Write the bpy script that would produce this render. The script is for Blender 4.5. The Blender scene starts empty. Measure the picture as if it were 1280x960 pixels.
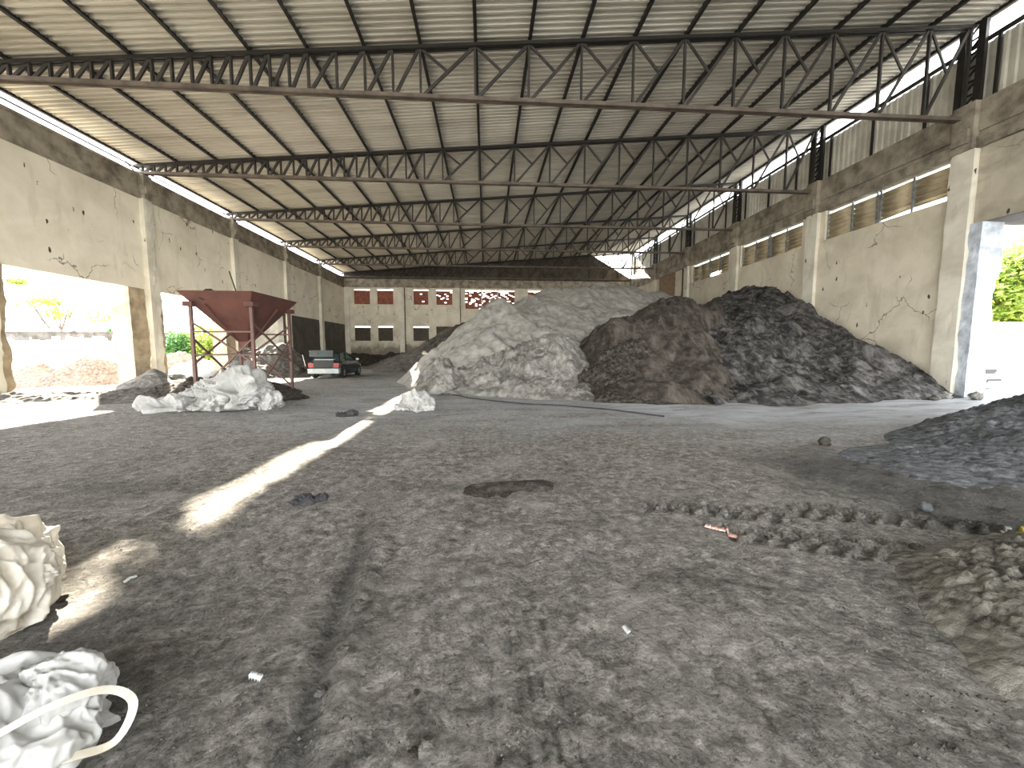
import bpy, math, random
import numpy as np
from mathutils import Vector, Matrix
random.seed(7)
SC = bpy.context.scene
COL = SC.collection
PI = math.pi

# ------------------------------------------------------------------ camera
F, YAW, PITCH, H = 481.0, 0.067, 0.09, 1.6
def _ray(u, v):
    a = (u - 640) / F; b = (480 - v) / F
    yr = math.cos(PITCH) + b * math.sin(PITCH); z = -math.sin(PITCH) + b * math.cos(PITCH)
    return (a * math.cos(YAW) + yr * math.sin(YAW), -a * math.sin(YAW) + yr * math.cos(YAW), z)
def atY(u, v, y):
    r = _ray(u, v); t = y / r[1]; return (r[0] * t, y, r[2] * t + H)
def atX(u, v, x):
    r = _ray(u, v); t = x / r[0]; return (x, r[1] * t, r[2] * t + H)
def fl(u, v, z=0.0):
    r = _ray(u, v); t = (z - H) / r[2]; return (r[0] * t, r[1] * t, z)
cam_d = bpy.data.cameras.new('camera'); cam = bpy.data.objects.new('camera', cam_d); COL.objects.link(cam)
cam_d.sensor_fit = 'HORIZONTAL'; cam_d.sensor_width = 36.0; cam_d.lens = 36.0 * F / 1280.0
cam_d.clip_start = 0.05; cam_d.clip_end = 500
cam.location = (0, 0, H); cam.rotation_euler = (PI / 2 - PITCH, 0, -YAW)
SC.camera = cam
SC.view_settings.view_transform = 'Standard'; SC.view_settings.look = 'None'
SC.view_settings.gamma = 1.0; SC.view_settings.use_curve_mapping = False
SC.view_settings.exposure = 3.45
SC.cycles.max_bounces = 10; SC.cycles.diffuse_bounces = 7

# ------------------------------------------------------------------ noise
def _hash(ix, iy, s):
    h = (ix.astype(np.int64) * 374761393 + iy.astype(np.int64) * 668265263 + s * 974634777) & 0xffffffff
    h = ((h ^ (h >> 13)) * 1274126177) & 0xffffffff
    h = h ^ (h >> 16)
    return (h & 0xffff) / 65535.0
def pn(x, y, s=0):
    x = np.asarray(x, float); y = np.asarray(y, float)
    ix = np.floor(x); iy = np.floor(y); fx = x - ix; fy = y - iy
    fx = fx * fx * fx * (fx * (fx * 6 - 15) + 10); fy = fy * fy * fy * (fy * (fy * 6 - 15) + 10)
    a = _hash(ix, iy, s); b = _hash(ix + 1, iy, s); c = _hash(ix, iy + 1, s); d = _hash(ix + 1, iy + 1, s)
    return (a * (1 - fx) + b * fx) * (1 - fy) + (c * (1 - fx) + d * fx) * fy - 0.5
def fbm(x, y, o=5, s=0, g=0.5):
    r = 0; a = 1.0; f = 1.0
    for k in range(o):
        r = r + a * pn(x * f + 17.3 * k, y * f - 9.1 * k, s + k); a *= g; f *= 2.03
    return r
def ridged(x, y, o=4, s=0):
    r = 0; a = 1.0; f = 1.0
    for k in range(o):
        r = r + a * (1 - 4 * np.abs(pn(x * f, y * f, s + k))); a *= 0.5; f *= 2.1
    return r - 0.6

# ------------------------------------------------------------------ mesh builder
class MB:
    def __init__(s): s.v = []; s.f = []; s.m = []
    def add(s, vs, fs, m=0):
        n = len(s.v); s.v += [tuple(p) for p in vs]; s.f += [tuple(i + n for i in f) for f in fs]; s.m += [m] * len(fs)
    def box(s, x0, x1, y0, y1, z0, z1, m=0):
        s.add([(x0,y0,z0),(x1,y0,z0),(x1,y1,z0),(x0,y1,z0),(x0,y0,z1),(x1,y0,z1),(x1,y1,z1),(x0,y1,z1)],
              [(0,3,2,1),(4,5,6,7),(0,1,5,4),(1,2,6,5),(2,3,7,6),(3,0,4,7)], m); return s
    def bar(s, p, q, w, h=None, up=(0,0,1), m=0):
        h = h or w; p = Vector(p); q = Vector(q); d = (q - p).normalized(); up = Vector(up)
        if abs(d.dot(up)) > .98: up = Vector((0,1,0))
        a = d.cross(up).normalized() * w / 2; b = a.cross(d).normalized() * h / 2
        vs = [o + sa * a + sb * b for o in (p, q) for sa, sb in ((-1,-1),(1,-1),(1,1),(-1,1))]
        s.add(vs, [(0,1,2,3),(7,6,5,4),(0,4,5,1),(1,5,6,2),(2,6,7,3),(3,7,4,0)], m); return s
    def tube(s, pts, r, n=8, m=0, cap=True):
        pts = [Vector(p) for p in pts]; rs = r if isinstance(r, (list, tuple)) else [r] * len(pts)
        rings = []; pa = None
        for i, p in enumerate(pts):
            d = (pts[min(i + 1, len(pts) - 1)] - pts[max(i - 1, 0)]).normalized()
            if pa is None: pa = d.orthogonal().normalized()
            pa = (pa - d * pa.dot(d)).normalized(); b = d.cross(pa)
            rings.append([p + rs[i] * (math.cos(2*PI*k/n) * pa + math.sin(2*PI*k/n) * b) for k in range(n)])
        fs = [(i*n+k, i*n+(k+1)%n, (i+1)*n+(k+1)%n, (i+1)*n+k) for i in range(len(pts)-1) for k in range(n)]
        if cap: fs += [tuple(range(n))[::-1], tuple((len(pts)-1)*n + k for k in range(n))]
        s.add([v for rg in rings for v in rg], fs, m); return s
    def loft(s, rings, closed=True, cap=True, m=0):
        n = len(rings[0]); kk = range(n) if closed else range(n - 1)
        fs = [(i*n+k, i*n+(k+1)%n, (i+1)*n+(k+1)%n, (i+1)*n+k) for i in range(len(rings)-1) for k in kk]
        if cap and closed: fs += [tuple(range(n))[::-1], tuple((len(rings)-1)*n + k for k in range(n))]
        s.add([v for rg in rings for v in rg], fs, m); return s
    def build(s, name, mat, parent=None, smooth=False):
        off = parent.location if parent is not None and parent.parent is None else None
        if parent is not None and parent.parent is not None: off = parent.parent.location
        vs = s.v if off is None else [(x-off[0], y-off[1], z-off[2]) for x, y, z in s.v]
        me = bpy.data.meshes.new(name); me.from_pydata(vs, [], s.f); me.update()
        for mt in (mat if isinstance(mat, (list, tuple)) else [mat]): me.materials.append(mt)
        if len(me.materials) > 1: me.polygons.foreach_set('material_index', s.m)
        if smooth: me.polygons.foreach_set('use_smooth', [True] * len(me.polygons))
        o = bpy.data.objects.new(name, me); COL.objects.link(o)
        if parent is not None: o.parent = parent
        return o
def npmesh(name, V, Q, mat, smooth=True, parent=None):
    me = bpy.data.meshes.new(name); me.vertices.add(len(V)); me.vertices.foreach_set('co', np.asarray(V, np.float32).ravel())
    Q = np.asarray(Q, np.int32); me.loops.add(Q.size); me.loops.foreach_set('vertex_index', Q.ravel())
    me.polygons.add(len(Q)); me.polygons.foreach_set('loop_start', np.arange(0, Q.size, Q.shape[1], dtype=np.int32))
    me.update(calc_edges=True); me.materials.append(mat)
    me.polygons.foreach_set('use_smooth', [smooth] * len(Q))
    o = bpy.data.objects.new(name, me); COL.objects.link(o)
    if parent is not None: o.parent = parent
    return o
def tag(o, label, cat, group=None, kind=None):
    o['label'] = label; o['category'] = cat
    if group: o['group'] = group
    if kind: o['kind'] = kind
    return o
def thing(name, label, cat, loc=(0,0,0), group=None):
    o = bpy.data.objects.new(name, None); COL.objects.link(o); o.location = loc; o.empty_display_size = .2
    return tag(o, label, cat, group)
def struct(o): o['kind'] = 'structure'; return o

# ------------------------------------------------------------------ materials
def new_mat(name):
    m = bpy.data.materials.new(name); m.use_nodes = True
    nt = m.node_tree; b = nt.nodes['Principled BSDF']; return m, nt, b
def N(nt, t, **k):
    n = nt.nodes.new(t)
    for a, v in k.items():
        if a in n.inputs: n.inputs[a].default_value = v
        else: setattr(n, a, v)
    return n
def L(nt, a, b): nt.links.new(a, b)
def coords(nt, scale=(1,1,1)):
    tc = N(nt, 'ShaderNodeTexCoord'); mp = N(nt, 'ShaderNodeMapping'); mp.inputs['Scale'].default_value = scale
    g = N(nt, 'ShaderNodeNewGeometry'); L(nt, g.outputs['Position'], mp.inputs['Vector']); return mp.outputs['Vector']
def ramp(nt, fac, stops):
    r = N(nt, 'ShaderNodeValToRGB'); el = r.color_ramp.elements
    while len(el) < len(stops): el.new(.5)
    for e, (p, c) in zip(el, stops):
        e.position = p; e.color = (*c, 1) if len(c) == 3 else c
    L(nt, fac, r.inputs['Fac']); return r.outputs['Color']
def noise(nt, vec, scale, detail=6, rough=.6, dist=0):
    n = N(nt, 'ShaderNodeTexNoise'); n.inputs['Scale'].default_value = scale; n.inputs['Detail'].default_value = detail
    n.inputs['Roughness'].default_value = rough; n.inputs['Distortion'].default_value = dist; L(nt, vec, n.inputs['Vector']); return n.outputs['Fac']
def mix(nt, f, a, b, mode='MIX'):
    m = N(nt, 'ShaderNodeMix', data_type='RGBA', blend_type=mode)
    for sock, val in ((0, f), (6, a), (7, b)):
        if hasattr(val, 'is_linked') or hasattr(val, 'links'): L(nt, val, m.inputs[sock])
        elif isinstance(val, (int, float)): m.inputs[sock].default_value = val
        else: m.inputs[sock].default_value = (*val, 1)
    return m.outputs[2]
def bump(nt, b, h, strength=.5, dist=.02):
    n = N(nt, 'ShaderNodeBump'); n.inputs['Strength'].default_value = strength; n.inputs['Distance'].default_value = dist
    L(nt, h, n.inputs['Height']); L(nt, n.outputs['Normal'], b.inputs['Normal']); return n
def math_(nt, op, a, b=None):
    n = N(nt, 'ShaderNodeMath', operation=op)
    for i, v in ((0, a), (1, b)):
        if v is None: continue
        if isinstance(v, (int, float)): n.inputs[i].default_value = v
        else: L(nt, v, n.inputs[i])
    return n.outputs[0]
def plain(name, c, rough=.6, metal=0, c2=None, scale=6, bumpy=0):
    m, nt, b = new_mat(name); b.inputs['Roughness'].default_value = rough; b.inputs['Metallic'].default_value = metal
    v = coords(nt); f = noise(nt, v, scale)
    c2 = c2 or tuple(x * .72 for x in c)
    L(nt, ramp(nt, f, [(.35, c2), (.62, c)]), b.inputs['Base Color'])
    if bumpy: bump(nt, b, f, bumpy, .02)
    return m
def soil(name, dark, mid, light, scale=1.0, streak=None, bs=.8, bd=.06, patch=.5, vor=0):
    m, nt, b = new_mat(name); b.inputs['Roughness'].default_value = .95; b.inputs['Specular IOR Level'].default_value = .15
    v = coords(nt)
    big = noise(nt, v, .45 * scale, 5, .6, .6); med = noise(nt, v, 3.2 * scale, 8, .68, .3); fine = noise(nt, v, 22 * scale, 4, .7)
    c = ramp(nt, med, [(.33, dark), (.5, mid), (.68, light)])
    c = mix(nt, math_(nt, 'MULTIPLY', ramp(nt, big, [(.42, (0,0,0)), (.62, (1,1,1))]), patch), c, light)
    h = math_(nt, 'ADD', math_(nt, 'MULTIPLY', med, 1.0), math_(nt, 'MULTIPLY', fine, .22))
    if streak:
        vs = coords(nt, streak); st = noise(nt, vs, 1.0, 6, .65, .8)
        c = mix(nt, ramp(nt, st, [(.5, (0,0,0)), (.66, (.8,.8,.8))]), c, light)
        c = mix(nt, ramp(nt, st, [(.3, (.8,.8,.8)), (.44, (0,0,0))]), c, dark)
        h = math_(nt, 'ADD', h, math_(nt, 'MULTIPLY', st, 1.3))
    if vor:
        vo = N(nt, 'ShaderNodeTexVoronoi'); vo.inputs['Scale'].default_value = vor; L(nt, v, vo.inputs['Vector'])
        h = math_(nt, 'SUBTRACT', h, math_(nt, 'MULTIPLY', vo.outputs['Distance'], .9))
    L(nt, c, b.inputs['Base Color']); bump(nt, b, h, bs, bd); return m
def plaster(name, base, light, stain, crack=True, stain_amt=.5, lowz=None):
    m, nt, b = new_mat(name); b.inputs['Roughness'].default_value = .9
    v = coords(nt)
    f = noise(nt, v, .9, 8, .62, .5); g = noise(nt, v, .35, 4, .55, 1.2); k = noise(nt, coords(nt, (1,1,.18)), 2.5, 6, .6, .3)
    c = ramp(nt, f, [(.3, base), (.6, light)])
    c = mix(nt, math_(nt, 'MULTIPLY', ramp(nt, g, [(.5, (0,0,0)), (.72, (1,1,1))]), stain_amt), c, stain)
    c = mix(nt, math_(nt, 'MULTIPLY', ramp(nt, k, [(.56, (0,0,0)), (.75, (1,1,1))]), .45), c, stain)
    chips = N(nt, 'ShaderNodeTexVoronoi'); chips.inputs['Scale'].default_value = 1.0
    L(nt, coords(nt, (1.9, 1.9, .75)), chips.inputs['Vector'])
    dn = noise(nt, v, 9, 4, .7)
    cd = math_(nt, 'ADD', chips.outputs['Distance'], math_(nt, 'MULTIPLY', math_(nt, 'SUBTRACT', dn, .5), .22))
    cm = ramp(nt, cd, [(.06, (1,1,1)), (.085, (0,0,0))])
    c = mix(nt, cm, c, (.055, .045, .035))
    h = math_(nt, 'SUBTRACT', noise(nt, v, 5, 6, .6), cm)
    if crack:
        vd = N(nt, 'ShaderNodeVectorMath', operation='ADD'); nn = N(nt, 'ShaderNodeTexNoise'); nn.inputs['Scale'].default_value = 1.6; nn.inputs['Detail'].default_value = 5
        L(nt, v, nn.inputs['Vector']); L(nt, v, vd.inputs[0]); L(nt, nn.outputs['Color'], vd.inputs[1])
        cr = N(nt, 'ShaderNodeTexVoronoi', feature='DISTANCE_TO_EDGE'); cr.inputs['Scale'].default_value = .45; L(nt, vd.outputs[0], cr.inputs['Vector'])
        msk = ramp(nt, noise(nt, v, .5, 2), [(.5, (0,0,0)), (.56, (1,1,1))])
        cmk = math_(nt, 'MULTIPLY', ramp(nt, cr.outputs['Distance'], [(.003, (.85,)*3), (.009, (0,)*3)]), msk)
        c = mix(nt, cmk, c, (.09, .07, .05))
    if lowz:   # dirt thrown up onto the foot of the wall
        sx = N(nt, 'ShaderNodeSeparateXYZ'); L(nt, v, sx.inputs[0])
        z = math_(nt, 'ADD', sx.outputs['Z'], math_(nt, 'MULTIPLY', math_(nt, 'SUBTRACT', f, .5), -5.0))
        r = N(nt, 'ShaderNodeMapRange'); r.inputs['From Min'].default_value = lowz * .55; r.inputs['From Max'].default_value = lowz
        r.inputs['To Min'].default_value = .8; r.inputs['To Max'].default_value = 0; L(nt, z, r.inputs['Value'])
        c = mix(nt, r.outputs[0], c, (.10, .075, .05))
    L(nt, c, b.inputs['Base Color']); bump(nt, b, h, .35, .02); return m

M = {}
M['plasterL'] = plaster('cream_plaster', (.70,.65,.52), (.84,.79,.66), (.50,.44,.33), stain_amt=.3)
M['plasterR'] = plaster('aged_cream_plaster', (.56,.51,.39), (.72,.66,.53), (.38,.33,.24), stain_amt=.45)
M['plasterB'] = plaster('back_wall_plaster', (.56,.52,.41), (.74,.70,.57), (.40,.34,.25), stain_amt=.5, lowz=2.6)
M['pilaster'] = plaster('pilaster_plaster', (.56,.52,.42), (.74,.71,.60), (.34,.29,.22), crack=False, stain_amt=.5)
M['render'] = plaster('stained_render', (.40,.36,.28), (.52,.475,.38), (.18,.15,.11), stain_amt=.95)
M['concrete'] = plain('dirty_concrete', (.36,.32,.25), .9, 0, (.14,.12,.09), 1.8, .4)
M['concrete_dark'] = plain('dark_brown_concrete', (.11,.095,.075), .9, 0, (.055,.045,.035), 1.6, .4)  # dark brown tone of the back gable
M['jamb'] = plain('broken_concrete', (.46,.38,.26), .92, 0, (.27,.21,.14), 2.2, .7)
M['jambR'] = plain('skylit_mortar', (.55,.60,.66), .92, 0, (.33,.36,.40), 3.2, .7)  # blue-white of the sky at the doorway put into the mortar colour
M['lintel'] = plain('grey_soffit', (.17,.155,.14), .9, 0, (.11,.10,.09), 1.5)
M['steel'] = plain('black_steel', (.028,.024,.021), .55, .2, (.016,.014,.012), 5)
M['steel_dusty'] = plain('dusty_steel', (.15,.12,.095), .7, .1, (.075,.058,.045), 2.2)
M['web'] = plain('painted_steel', (.048,.042,.036), .6, .2, (.026,.022,.019), 3)
M['clad'] = plain('cladding_sheet', (.66,.64,.56), .5, 0, (.48,.46,.39), 1.3)
M['shutter'] = plain('beige_sheet', (.58,.50,.34), .6, 0, (.40,.33,.21), 1.6)
M['alu'] = plain('grey_frame', (.30,.33,.34), .5, .4, (.18,.19,.19), 6)
M['rust'] = plain('rusted_plate', (.12,.046,.033), .75, .1, (.075,.032,.025), 2.2, .2)
M['rustleg'] = plain('rusted_profile', (.14,.085,.07), .7, .2, (.12,.07,.06), 6)
M['block'] = plain('grey_blockwork', (.115,.105,.085), .95, 0, (.07,.062,.05), 1.2)
M['black'] = plain('black_plastic', (.012,.012,.012), .5)
M['tyre'] = plain('tyre_rubber', (.02,.02,.02), .85)
M['rim'] = plain('wheel_rim', (.45,.45,.45), .35, .8)
M['paint_green'] = plain('dark_green_paint', (.010,.024,.024), .22, .2, (.008,.018,.018), 3)
M['paint_white'] = plain('white_paint', (.55,.55,.55), .3, 0, (.52,.52,.52), 3)
M['silver'] = plain('silver_bumper', (.42,.46,.46), .4, .2, (.33,.36,.36), 5)
M['glass'] = plain('car_glass', (.05,.07,.075), .06, .0, (.04,.055,.06), 3)
M['red_lamp'] = plain('tail_lens', (.35,.03,.04), .25)
M['white_lamp'] = plain('clear_lens', (.75,.75,.75), .15)
M['plate'] = plain('plate_grey', (.55,.56,.50), .5)
M['bark'] = plain('bark', (.10,.085,.07), .9, 0, (.05,.042,.035), 4, .6)
M['cloth'] = plain('dark_rag', (.045,.042,.045), .95, 0, (.02,.02,.02), 14, .6)
M['redstrip'] = plain('red_white_plastic', (.62,.52,.46), .5, 0, (.48,.16,.12), 24)
M['yellow'] = plain('yellow_scrap', (.75,.65,.12), .5)
M['paper'] = plain('white_scrap', (.7,.7,.68), .6)
M['hose'] = plain('dark_cable', (.03,.03,.035), .7)
M['whitewall'] = plain('whitewashed_wall', (.80,.79,.76), .9, 0, (.72,.71,.68), .8)
M['wallstain'] = plain('mouldy_coping', (.13,.12,.11), .9, 0, (.05,.045,.04), 3)
M['block_red'] = plain('red_brick', (.34,.12,.07), .9, 0, (.18,.065,.045), 5)
M['shade_board'] = plain('recess_dark', (.085,.072,.05), .9, 0, (.05,.042,.03), 3)  # dark tone of the shaded lower window recesses
M['brickfill'] = plain('brown_infill', (.30,.20,.125), .9, 0, (.2,.13,.08), 4)

# roof sheets: lapped aluminium with dust bands along the corrugations
m, nt, b = new_mat('roof_sheet'); b.inputs['Roughness'].default_value = .5; b.inputs['Metallic'].default_value = .15
v = coords(nt, (.12, 1.6, 1)); f1 = noise(nt, v, 1.0, 6, .65, .3); f2 = noise(nt, coords(nt), .35, 3)
c = ramp(nt, f1, [(.3, (.40,.375,.315)), (.5, (.60,.575,.50)), (.7, (.74,.72,.64))])
L(nt, mix(nt, math_(nt, 'MULTIPLY', f2, .45), c, (.38,.355,.30)), b.inputs['Base Color']); M['roof'] = m

# bag fabric
def bag_mat(name, c, c2):
    m, nt, b = new_mat(name); b.inputs['Roughness'].default_value = .55
    v = coords(nt); f = noise(nt, v, 5, 5, .6, .5)
    L(nt, ramp(nt, f, [(.35, c2), (.6, c)]), b.inputs['Base Color'])
    w = N(nt, 'ShaderNodeTexWave'); w.inputs['Scale'].default_value = 90; w.inputs['Distortion'].default_value = .5; L(nt, v, w.inputs['Vector'])
    bump(nt, b, math_(nt, 'ADD', math_(nt, 'MULTIPLY', w.outputs['Fac'], .06), noise(nt, v, 14, 5)), .35, .012)
    tr = N(nt, 'ShaderNodeBsdfTranslucent'); tr.inputs['Color'].default_value = (*c, 1)
    mx = N(nt, 'ShaderNodeMixShader'); mx.inputs[0].default_value = .18
    L(nt, b.outputs[0], mx.inputs[1]); L(nt, tr.outputs[0], mx.inputs[2]); L(nt, mx.outputs[0], nt.nodes['Material Output'].inputs[0]); return m
M['bag'] = bag_mat('white_woven_sack', (.50,.50,.485), (.36,.355,.33))
M['bag_warm'] = bag_mat('soiled_woven_sack', (.62,.59,.52), (.40,.36,.28))
M['strap'] = bag_mat('sack_strap', (.66,.63,.55), (.46,.42,.33))

def leaf_mat(name, c1, c2):
    m, nt, b = new_mat(name); b.inputs['Roughness'].default_value = .6
    f = noise(nt, coords(nt), 1.3, 4, .7)
    c = ramp(nt, f, [(.35, c2), (.65, c1)]); L(nt, c, b.inputs['Base Color'])
    tr = N(nt, 'ShaderNodeBsdfTranslucent'); L(nt, c, tr.inputs['Color'])
    mx = N(nt, 'ShaderNodeMixShader'); mx.inputs[0].default_value = .4
    L(nt, b.outputs[0], mx.inputs[1]); L(nt, tr.outputs[0], mx.inputs[2]); L(nt, mx.outputs[0], nt.nodes['Material Output'].inputs[0]); return m
M['leaf_y'] = leaf_mat('yellow_green_leaf', (.27,.33,.05), (.12,.20,.03))
M['leaf_g'] = leaf_mat('green_leaf', (.09,.20,.04), (.035,.11,.03))

M['sand'] = soil('grey_sand', (.17,.162,.148), (.29,.28,.255), (.39,.38,.345), .7, None, .7, .09, .35)
M['lump'] = soil('lumpy_grey_sand', (.085,.08,.07), (.20,.19,.17), (.42,.41,.38), 1.1, (1.6,1.6,.5), .9, .14, .2)
M['earth'] = soil('brown_earth', (.024,.020,.017), (.062,.052,.043), (.13,.115,.10), 1.0, (2.6,1.2,.35), .9, .12, .15)
M['ash'] = soil('black_ash', (.014,.013,.013), (.045,.042,.040), (.21,.20,.19), 1.2, (2.2,1.4,.45), 1.0, .13, .12)
M['rubble'] = soil('dark_clods', (.02,.017,.014), (.06,.052,.043), (.16,.145,.125), 2.2, None, 1.0, .12, .1, 5)
M['backpile'] = soil('dark_back_heap', (.05,.046,.04), (.10,.092,.08), (.17,.155,.135), 1.0, None, .8, .08, .3)
M['haze_soil'] = soil('haze_tinted_soil', (.05,.052,.056), (.115,.12,.125), (.20,.205,.21), 2.6, None, 1.0, .07, .2, 9)  # blue tint imitates lens haze over grey soil
M['greysoil'] = soil('crumbly_grey_soil', (.05,.046,.039), (.17,.16,.135), (.30,.285,.245), 3.0, None, 1.0, .05, .4, 14)
M['mound'] = soil('dark_mound_soil', (.045,.042,.038), (.10,.092,.08), (.20,.19,.17), 1.8, None, 1.0, .08, .25)
M['debris'] = soil('pinkish_debris', (.07,.05,.04), (.16,.12,.10), (.28,.24,.20), 3.0, None, 1.0, .1, .3, 5)
M['outdoor'] = soil('dry_yard_ground', (.13,.125,.115), (.17,.165,.155), (.21,.205,.195), .6, None, .3, .03, .4)

# floor dirt: dust patches with dimple shade painted in, worn concrete paled by door light
m, nt, b = new_mat('dirt_floor'); b.inputs['Specular IOR Level'].default_value = .25
v = coords(nt); sx = N(nt, 'ShaderNodeSeparateXYZ'); L(nt, v, sx.inputs[0])
med = noise(nt, v, 1.5, 9, .70, .5); fine = noise(nt, v, 9, 12, .78, .35); grit = noise(nt, v, 60, 5, .7); lng = noise(nt, coords(nt, (.5, 1.9, 1)), 1.0, 7, .62, .9)
c = ramp(nt, fine, [(.36, (.08,.072,.063)), (.46, (.18,.166,.147)), (.53, (.27,.252,.224)), (.62, (.46,.43,.385))])
f3 = noise(nt, coords(nt, (1, 1.35, 1)), 26, 8, .75, .2)
c = mix(nt, ramp(nt, f3, [(.36, (.85,.85,.85)), (.45, (0,0,0))]), c, (.05,.044,.038))  # dimples darkened in colour where relief shading is too weak
c = mix(nt, ramp(nt, f3, [(.55, (0,0,0)), (.64, (.6,.6,.6))]), c, (.44,.41,.365))
f4 = noise(nt, v, 85, 6, .8)
c = mix(nt, ramp(nt, f4, [(.34, (.85,.85,.85)), (.43, (0,0,0))]), c, (.045,.04,.035))
c = mix(nt, ramp(nt, f4, [(.57, (0,0,0)), (.66, (.6,.6,.6))]), c, (.46,.43,.385))
c = mix(nt, ramp(nt, med, [(.50, (0,0,0)), (.66, (.55,.55,.55))]), c, (.40,.375,.335))
c = mix(nt, ramp(nt, med, [(.30, (.55,.55,.55)), (.43, (0,0,0))]), c, (.075,.066,.058))
at = N(nt, 'ShaderNodeAttribute', attribute_name='pale'); pf = math_(nt, 'MULTIPLY', at.outputs['Fac'], ramp(nt, lng, [(.34, (.15,)*3), (.58, (1,)*3)]))
c = mix(nt, pf, c, (.50,.525,.545))  # dusty concrete, with the right doorway's cool light put into its colour
ad = N(nt, 'ShaderNodeAttribute', attribute_name='soil'); c = mix(nt, ad.outputs['Fac'], c, (.062,.058,.052))
L(nt, c, b.inputs['Base Color'])
L(nt, ramp(nt, at.outputs['Fac'], [(0, (.9,)*3), (1, (.55,)*3)]), b.inputs['Roughness'])
hh = math_(nt, 'ADD', math_(nt, 'ADD', fine, math_(nt, 'MULTIPLY', med, 1.0)), math_(nt, 'ADD', math_(nt, 'MULTIPLY', grit, .18), math_(nt, 'MULTIPLY', f3, .5)))
vo = N(nt, 'ShaderNodeTexVoronoi'); vo.inputs['Scale'].default_value = 38; L(nt, v, vo.inputs['Vector'])
hh = math_(nt, 'SUBTRACT', hh, math_(nt, 'MULTIPLY', vo.outputs['Distance'], .28))
bump(nt, b, hh, 1.0, .085); M['floor'] = m

# ------------------------------------------------------------------ layout constants (metres)
XL, XR = -14.9, 16.0
TY = [12.54 + 5.94 * i for i in range(6)]      # truss lines seen; the last stands at the back wall
YB = TY[5] + .1
Y0 = -11.0
def Z(z): return 1.6 + 1.2 * (z - 1.6)
def zc(x): return 10.64 + .083 * (x + 1.92)      # top of the top chords
PX = [-14.95] + [-1.92 + 1.638 * k for k in range(-7, 12)]

# ------------------------------------------------------------------ floor
def polyd(x, y, pts):
    d = np.full(x.shape, 1e9); side = np.zeros(x.shape)
    for (ax, ay), (bx, by) in zip(pts[:-1], pts[1:]):
        dx, dy = bx-ax, by-ay; t = np.clip(((x-ax)*dx + (y-ay)*dy) / (dx*dx+dy*dy), 0, 1)
        ex, ey = x-ax-t*dx, y-ay-t*dy; dd = np.hypot(ex, ey); s = np.sign(dx*ey - dy*ex)
        side = np.where(dd < d, s * dd, side); d = np.minimum(d, dd)
    return d, side
def floor_z(x, y):
    near = np.clip(1.2 - np.hypot(x, y) / 16, .12, 1)
    z = .055 * fbm(x * .7, y * .7, 3, 3) + near * (.022 * fbm(x * 3.1, y * 3.1, 5, 11) + .012 * fbm(x * 13, y * 15, 4, 15, .6) + .006 * np.maximum(0, ridged(x * 5, y * 5, 3, 21)))
    inside = (x > XL - 3) & (x < XR + 3)
    # ridge of churned soil with a trench beside it
    d, s = polyd(x, y, [(-1.35, 5.2), (-1.18, 4.2), (-.95, 3.1), (-.88, 2.5), (-.75, 1.9), (-.66, 1.35), (-.62, .6)])
    amp = np.clip((5.2 - y) / 2.5, 0, 1)
    lum = .5 + 1.1 * np.abs(fbm(x * 7, y * 7, 3, 31))
    z += amp * .055 * lum * np.exp(-((s - .06) / .075) ** 2) - amp * .03 * np.exp(-((s + .09) / .06) ** 2)
    # grooves of narrow tyres near the centre
    for px, w in ((.16, .012), (.22, .012), (.30, .014), (.10, .01), (-.02, .01)):
        dd, _ = polyd(x, y, [(px - .10, 3.2), (px + .02, 2.0), (px + .06, 1.35)])
        z -= .014 * np.exp(-(dd / w) ** 2) * np.clip((2.6 - y) * 2, 0, 1)
    dd, ss = polyd(x, y, [(.13, 2.05), (.235, 1.62)]); z += .009 * np.exp(-(dd / .035) ** 4) * (np.sin((y + x * .2) * 150) > .1)
    dd, _ = polyd(x, y, [(.1, 6.5), (.2, 4.2), (.32, 3.2), (.25, 2.2)]); z -= .02 * np.exp(-(dd / .06) ** 2)
    # chevron tread prints of the loader
    for (a, bb, w) in (((3.05, 3.55), (4.75, 3.02), .17), ((2.1, 3.15), (3.65, 2.62), .17), ((1.6, 3.75), (2.9, 3.4), .13)):
        dx, dy = bb[0]-a[0], bb[1]-a[1]; ln = math.hypot(dx, dy); ux, uy = dx/ln, dy/ln
        s_ = (x-a[0])*ux + (y-a[1])*uy; n_ = -(x-a[0])*uy + (y-a[1])*ux
        msk = (np.abs(n_) < w) & (s_ > 0) & (s_ < ln)
        ph = (s_ + np.abs(n_) * .9) / .19
        z += msk * (.055 * ((ph % 1) < .34) - .032)
    d, _ = polyd(x, y, [(1.45, 2.30), (2.65, 2.22)]); z += .008 * np.exp(-(d / .012) ** 2)
    # foot prints and pits
    rs = np.random.RandomState(5)
    for _ in range(90):
        cx, cy, r = rs.uniform(-4, 5), rs.uniform(1.4, 8), rs.uniform(.04, .13)
        q = ((x-cx)**2 + ((y-cy)*1.7)**2) / r**2
        z += np.where(q < 6, -.010 * np.exp(-q) + .005 * np.exp(-(q - 1.6)**2), 0)
    # rough soil shed from the right-hand heaps
    sm = np.clip((x - 2.6 - .25 * y) / 1.2, 0, 1) * np.clip((6.2 - y) / 1.5, 0, 1)
    z += sm * .07 * np.maximum(0, fbm(x * 6, y * 6, 4, 41) + .1)
    return z
def grow(a, b, s0, g, cap):
    r = [a]; s = s0
    while r[-1] < b: r.append(r[-1] + s); s = min(s * g, cap)
    return r
xs = grow(0, 3.6, .02, 1.0, .02); xs = xs[:-1] + grow(xs[-1], 18.5, .02, 1.035, .35); xs = np.array([-q for q in xs[::-1][:-1]] + xs)
ys = [Y0 - 1, -8, -4, -2, -.5, .3, .7, 1.0] + grow(1.15, 43, .014, 1.011, .3); ys = np.array(ys)
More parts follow.
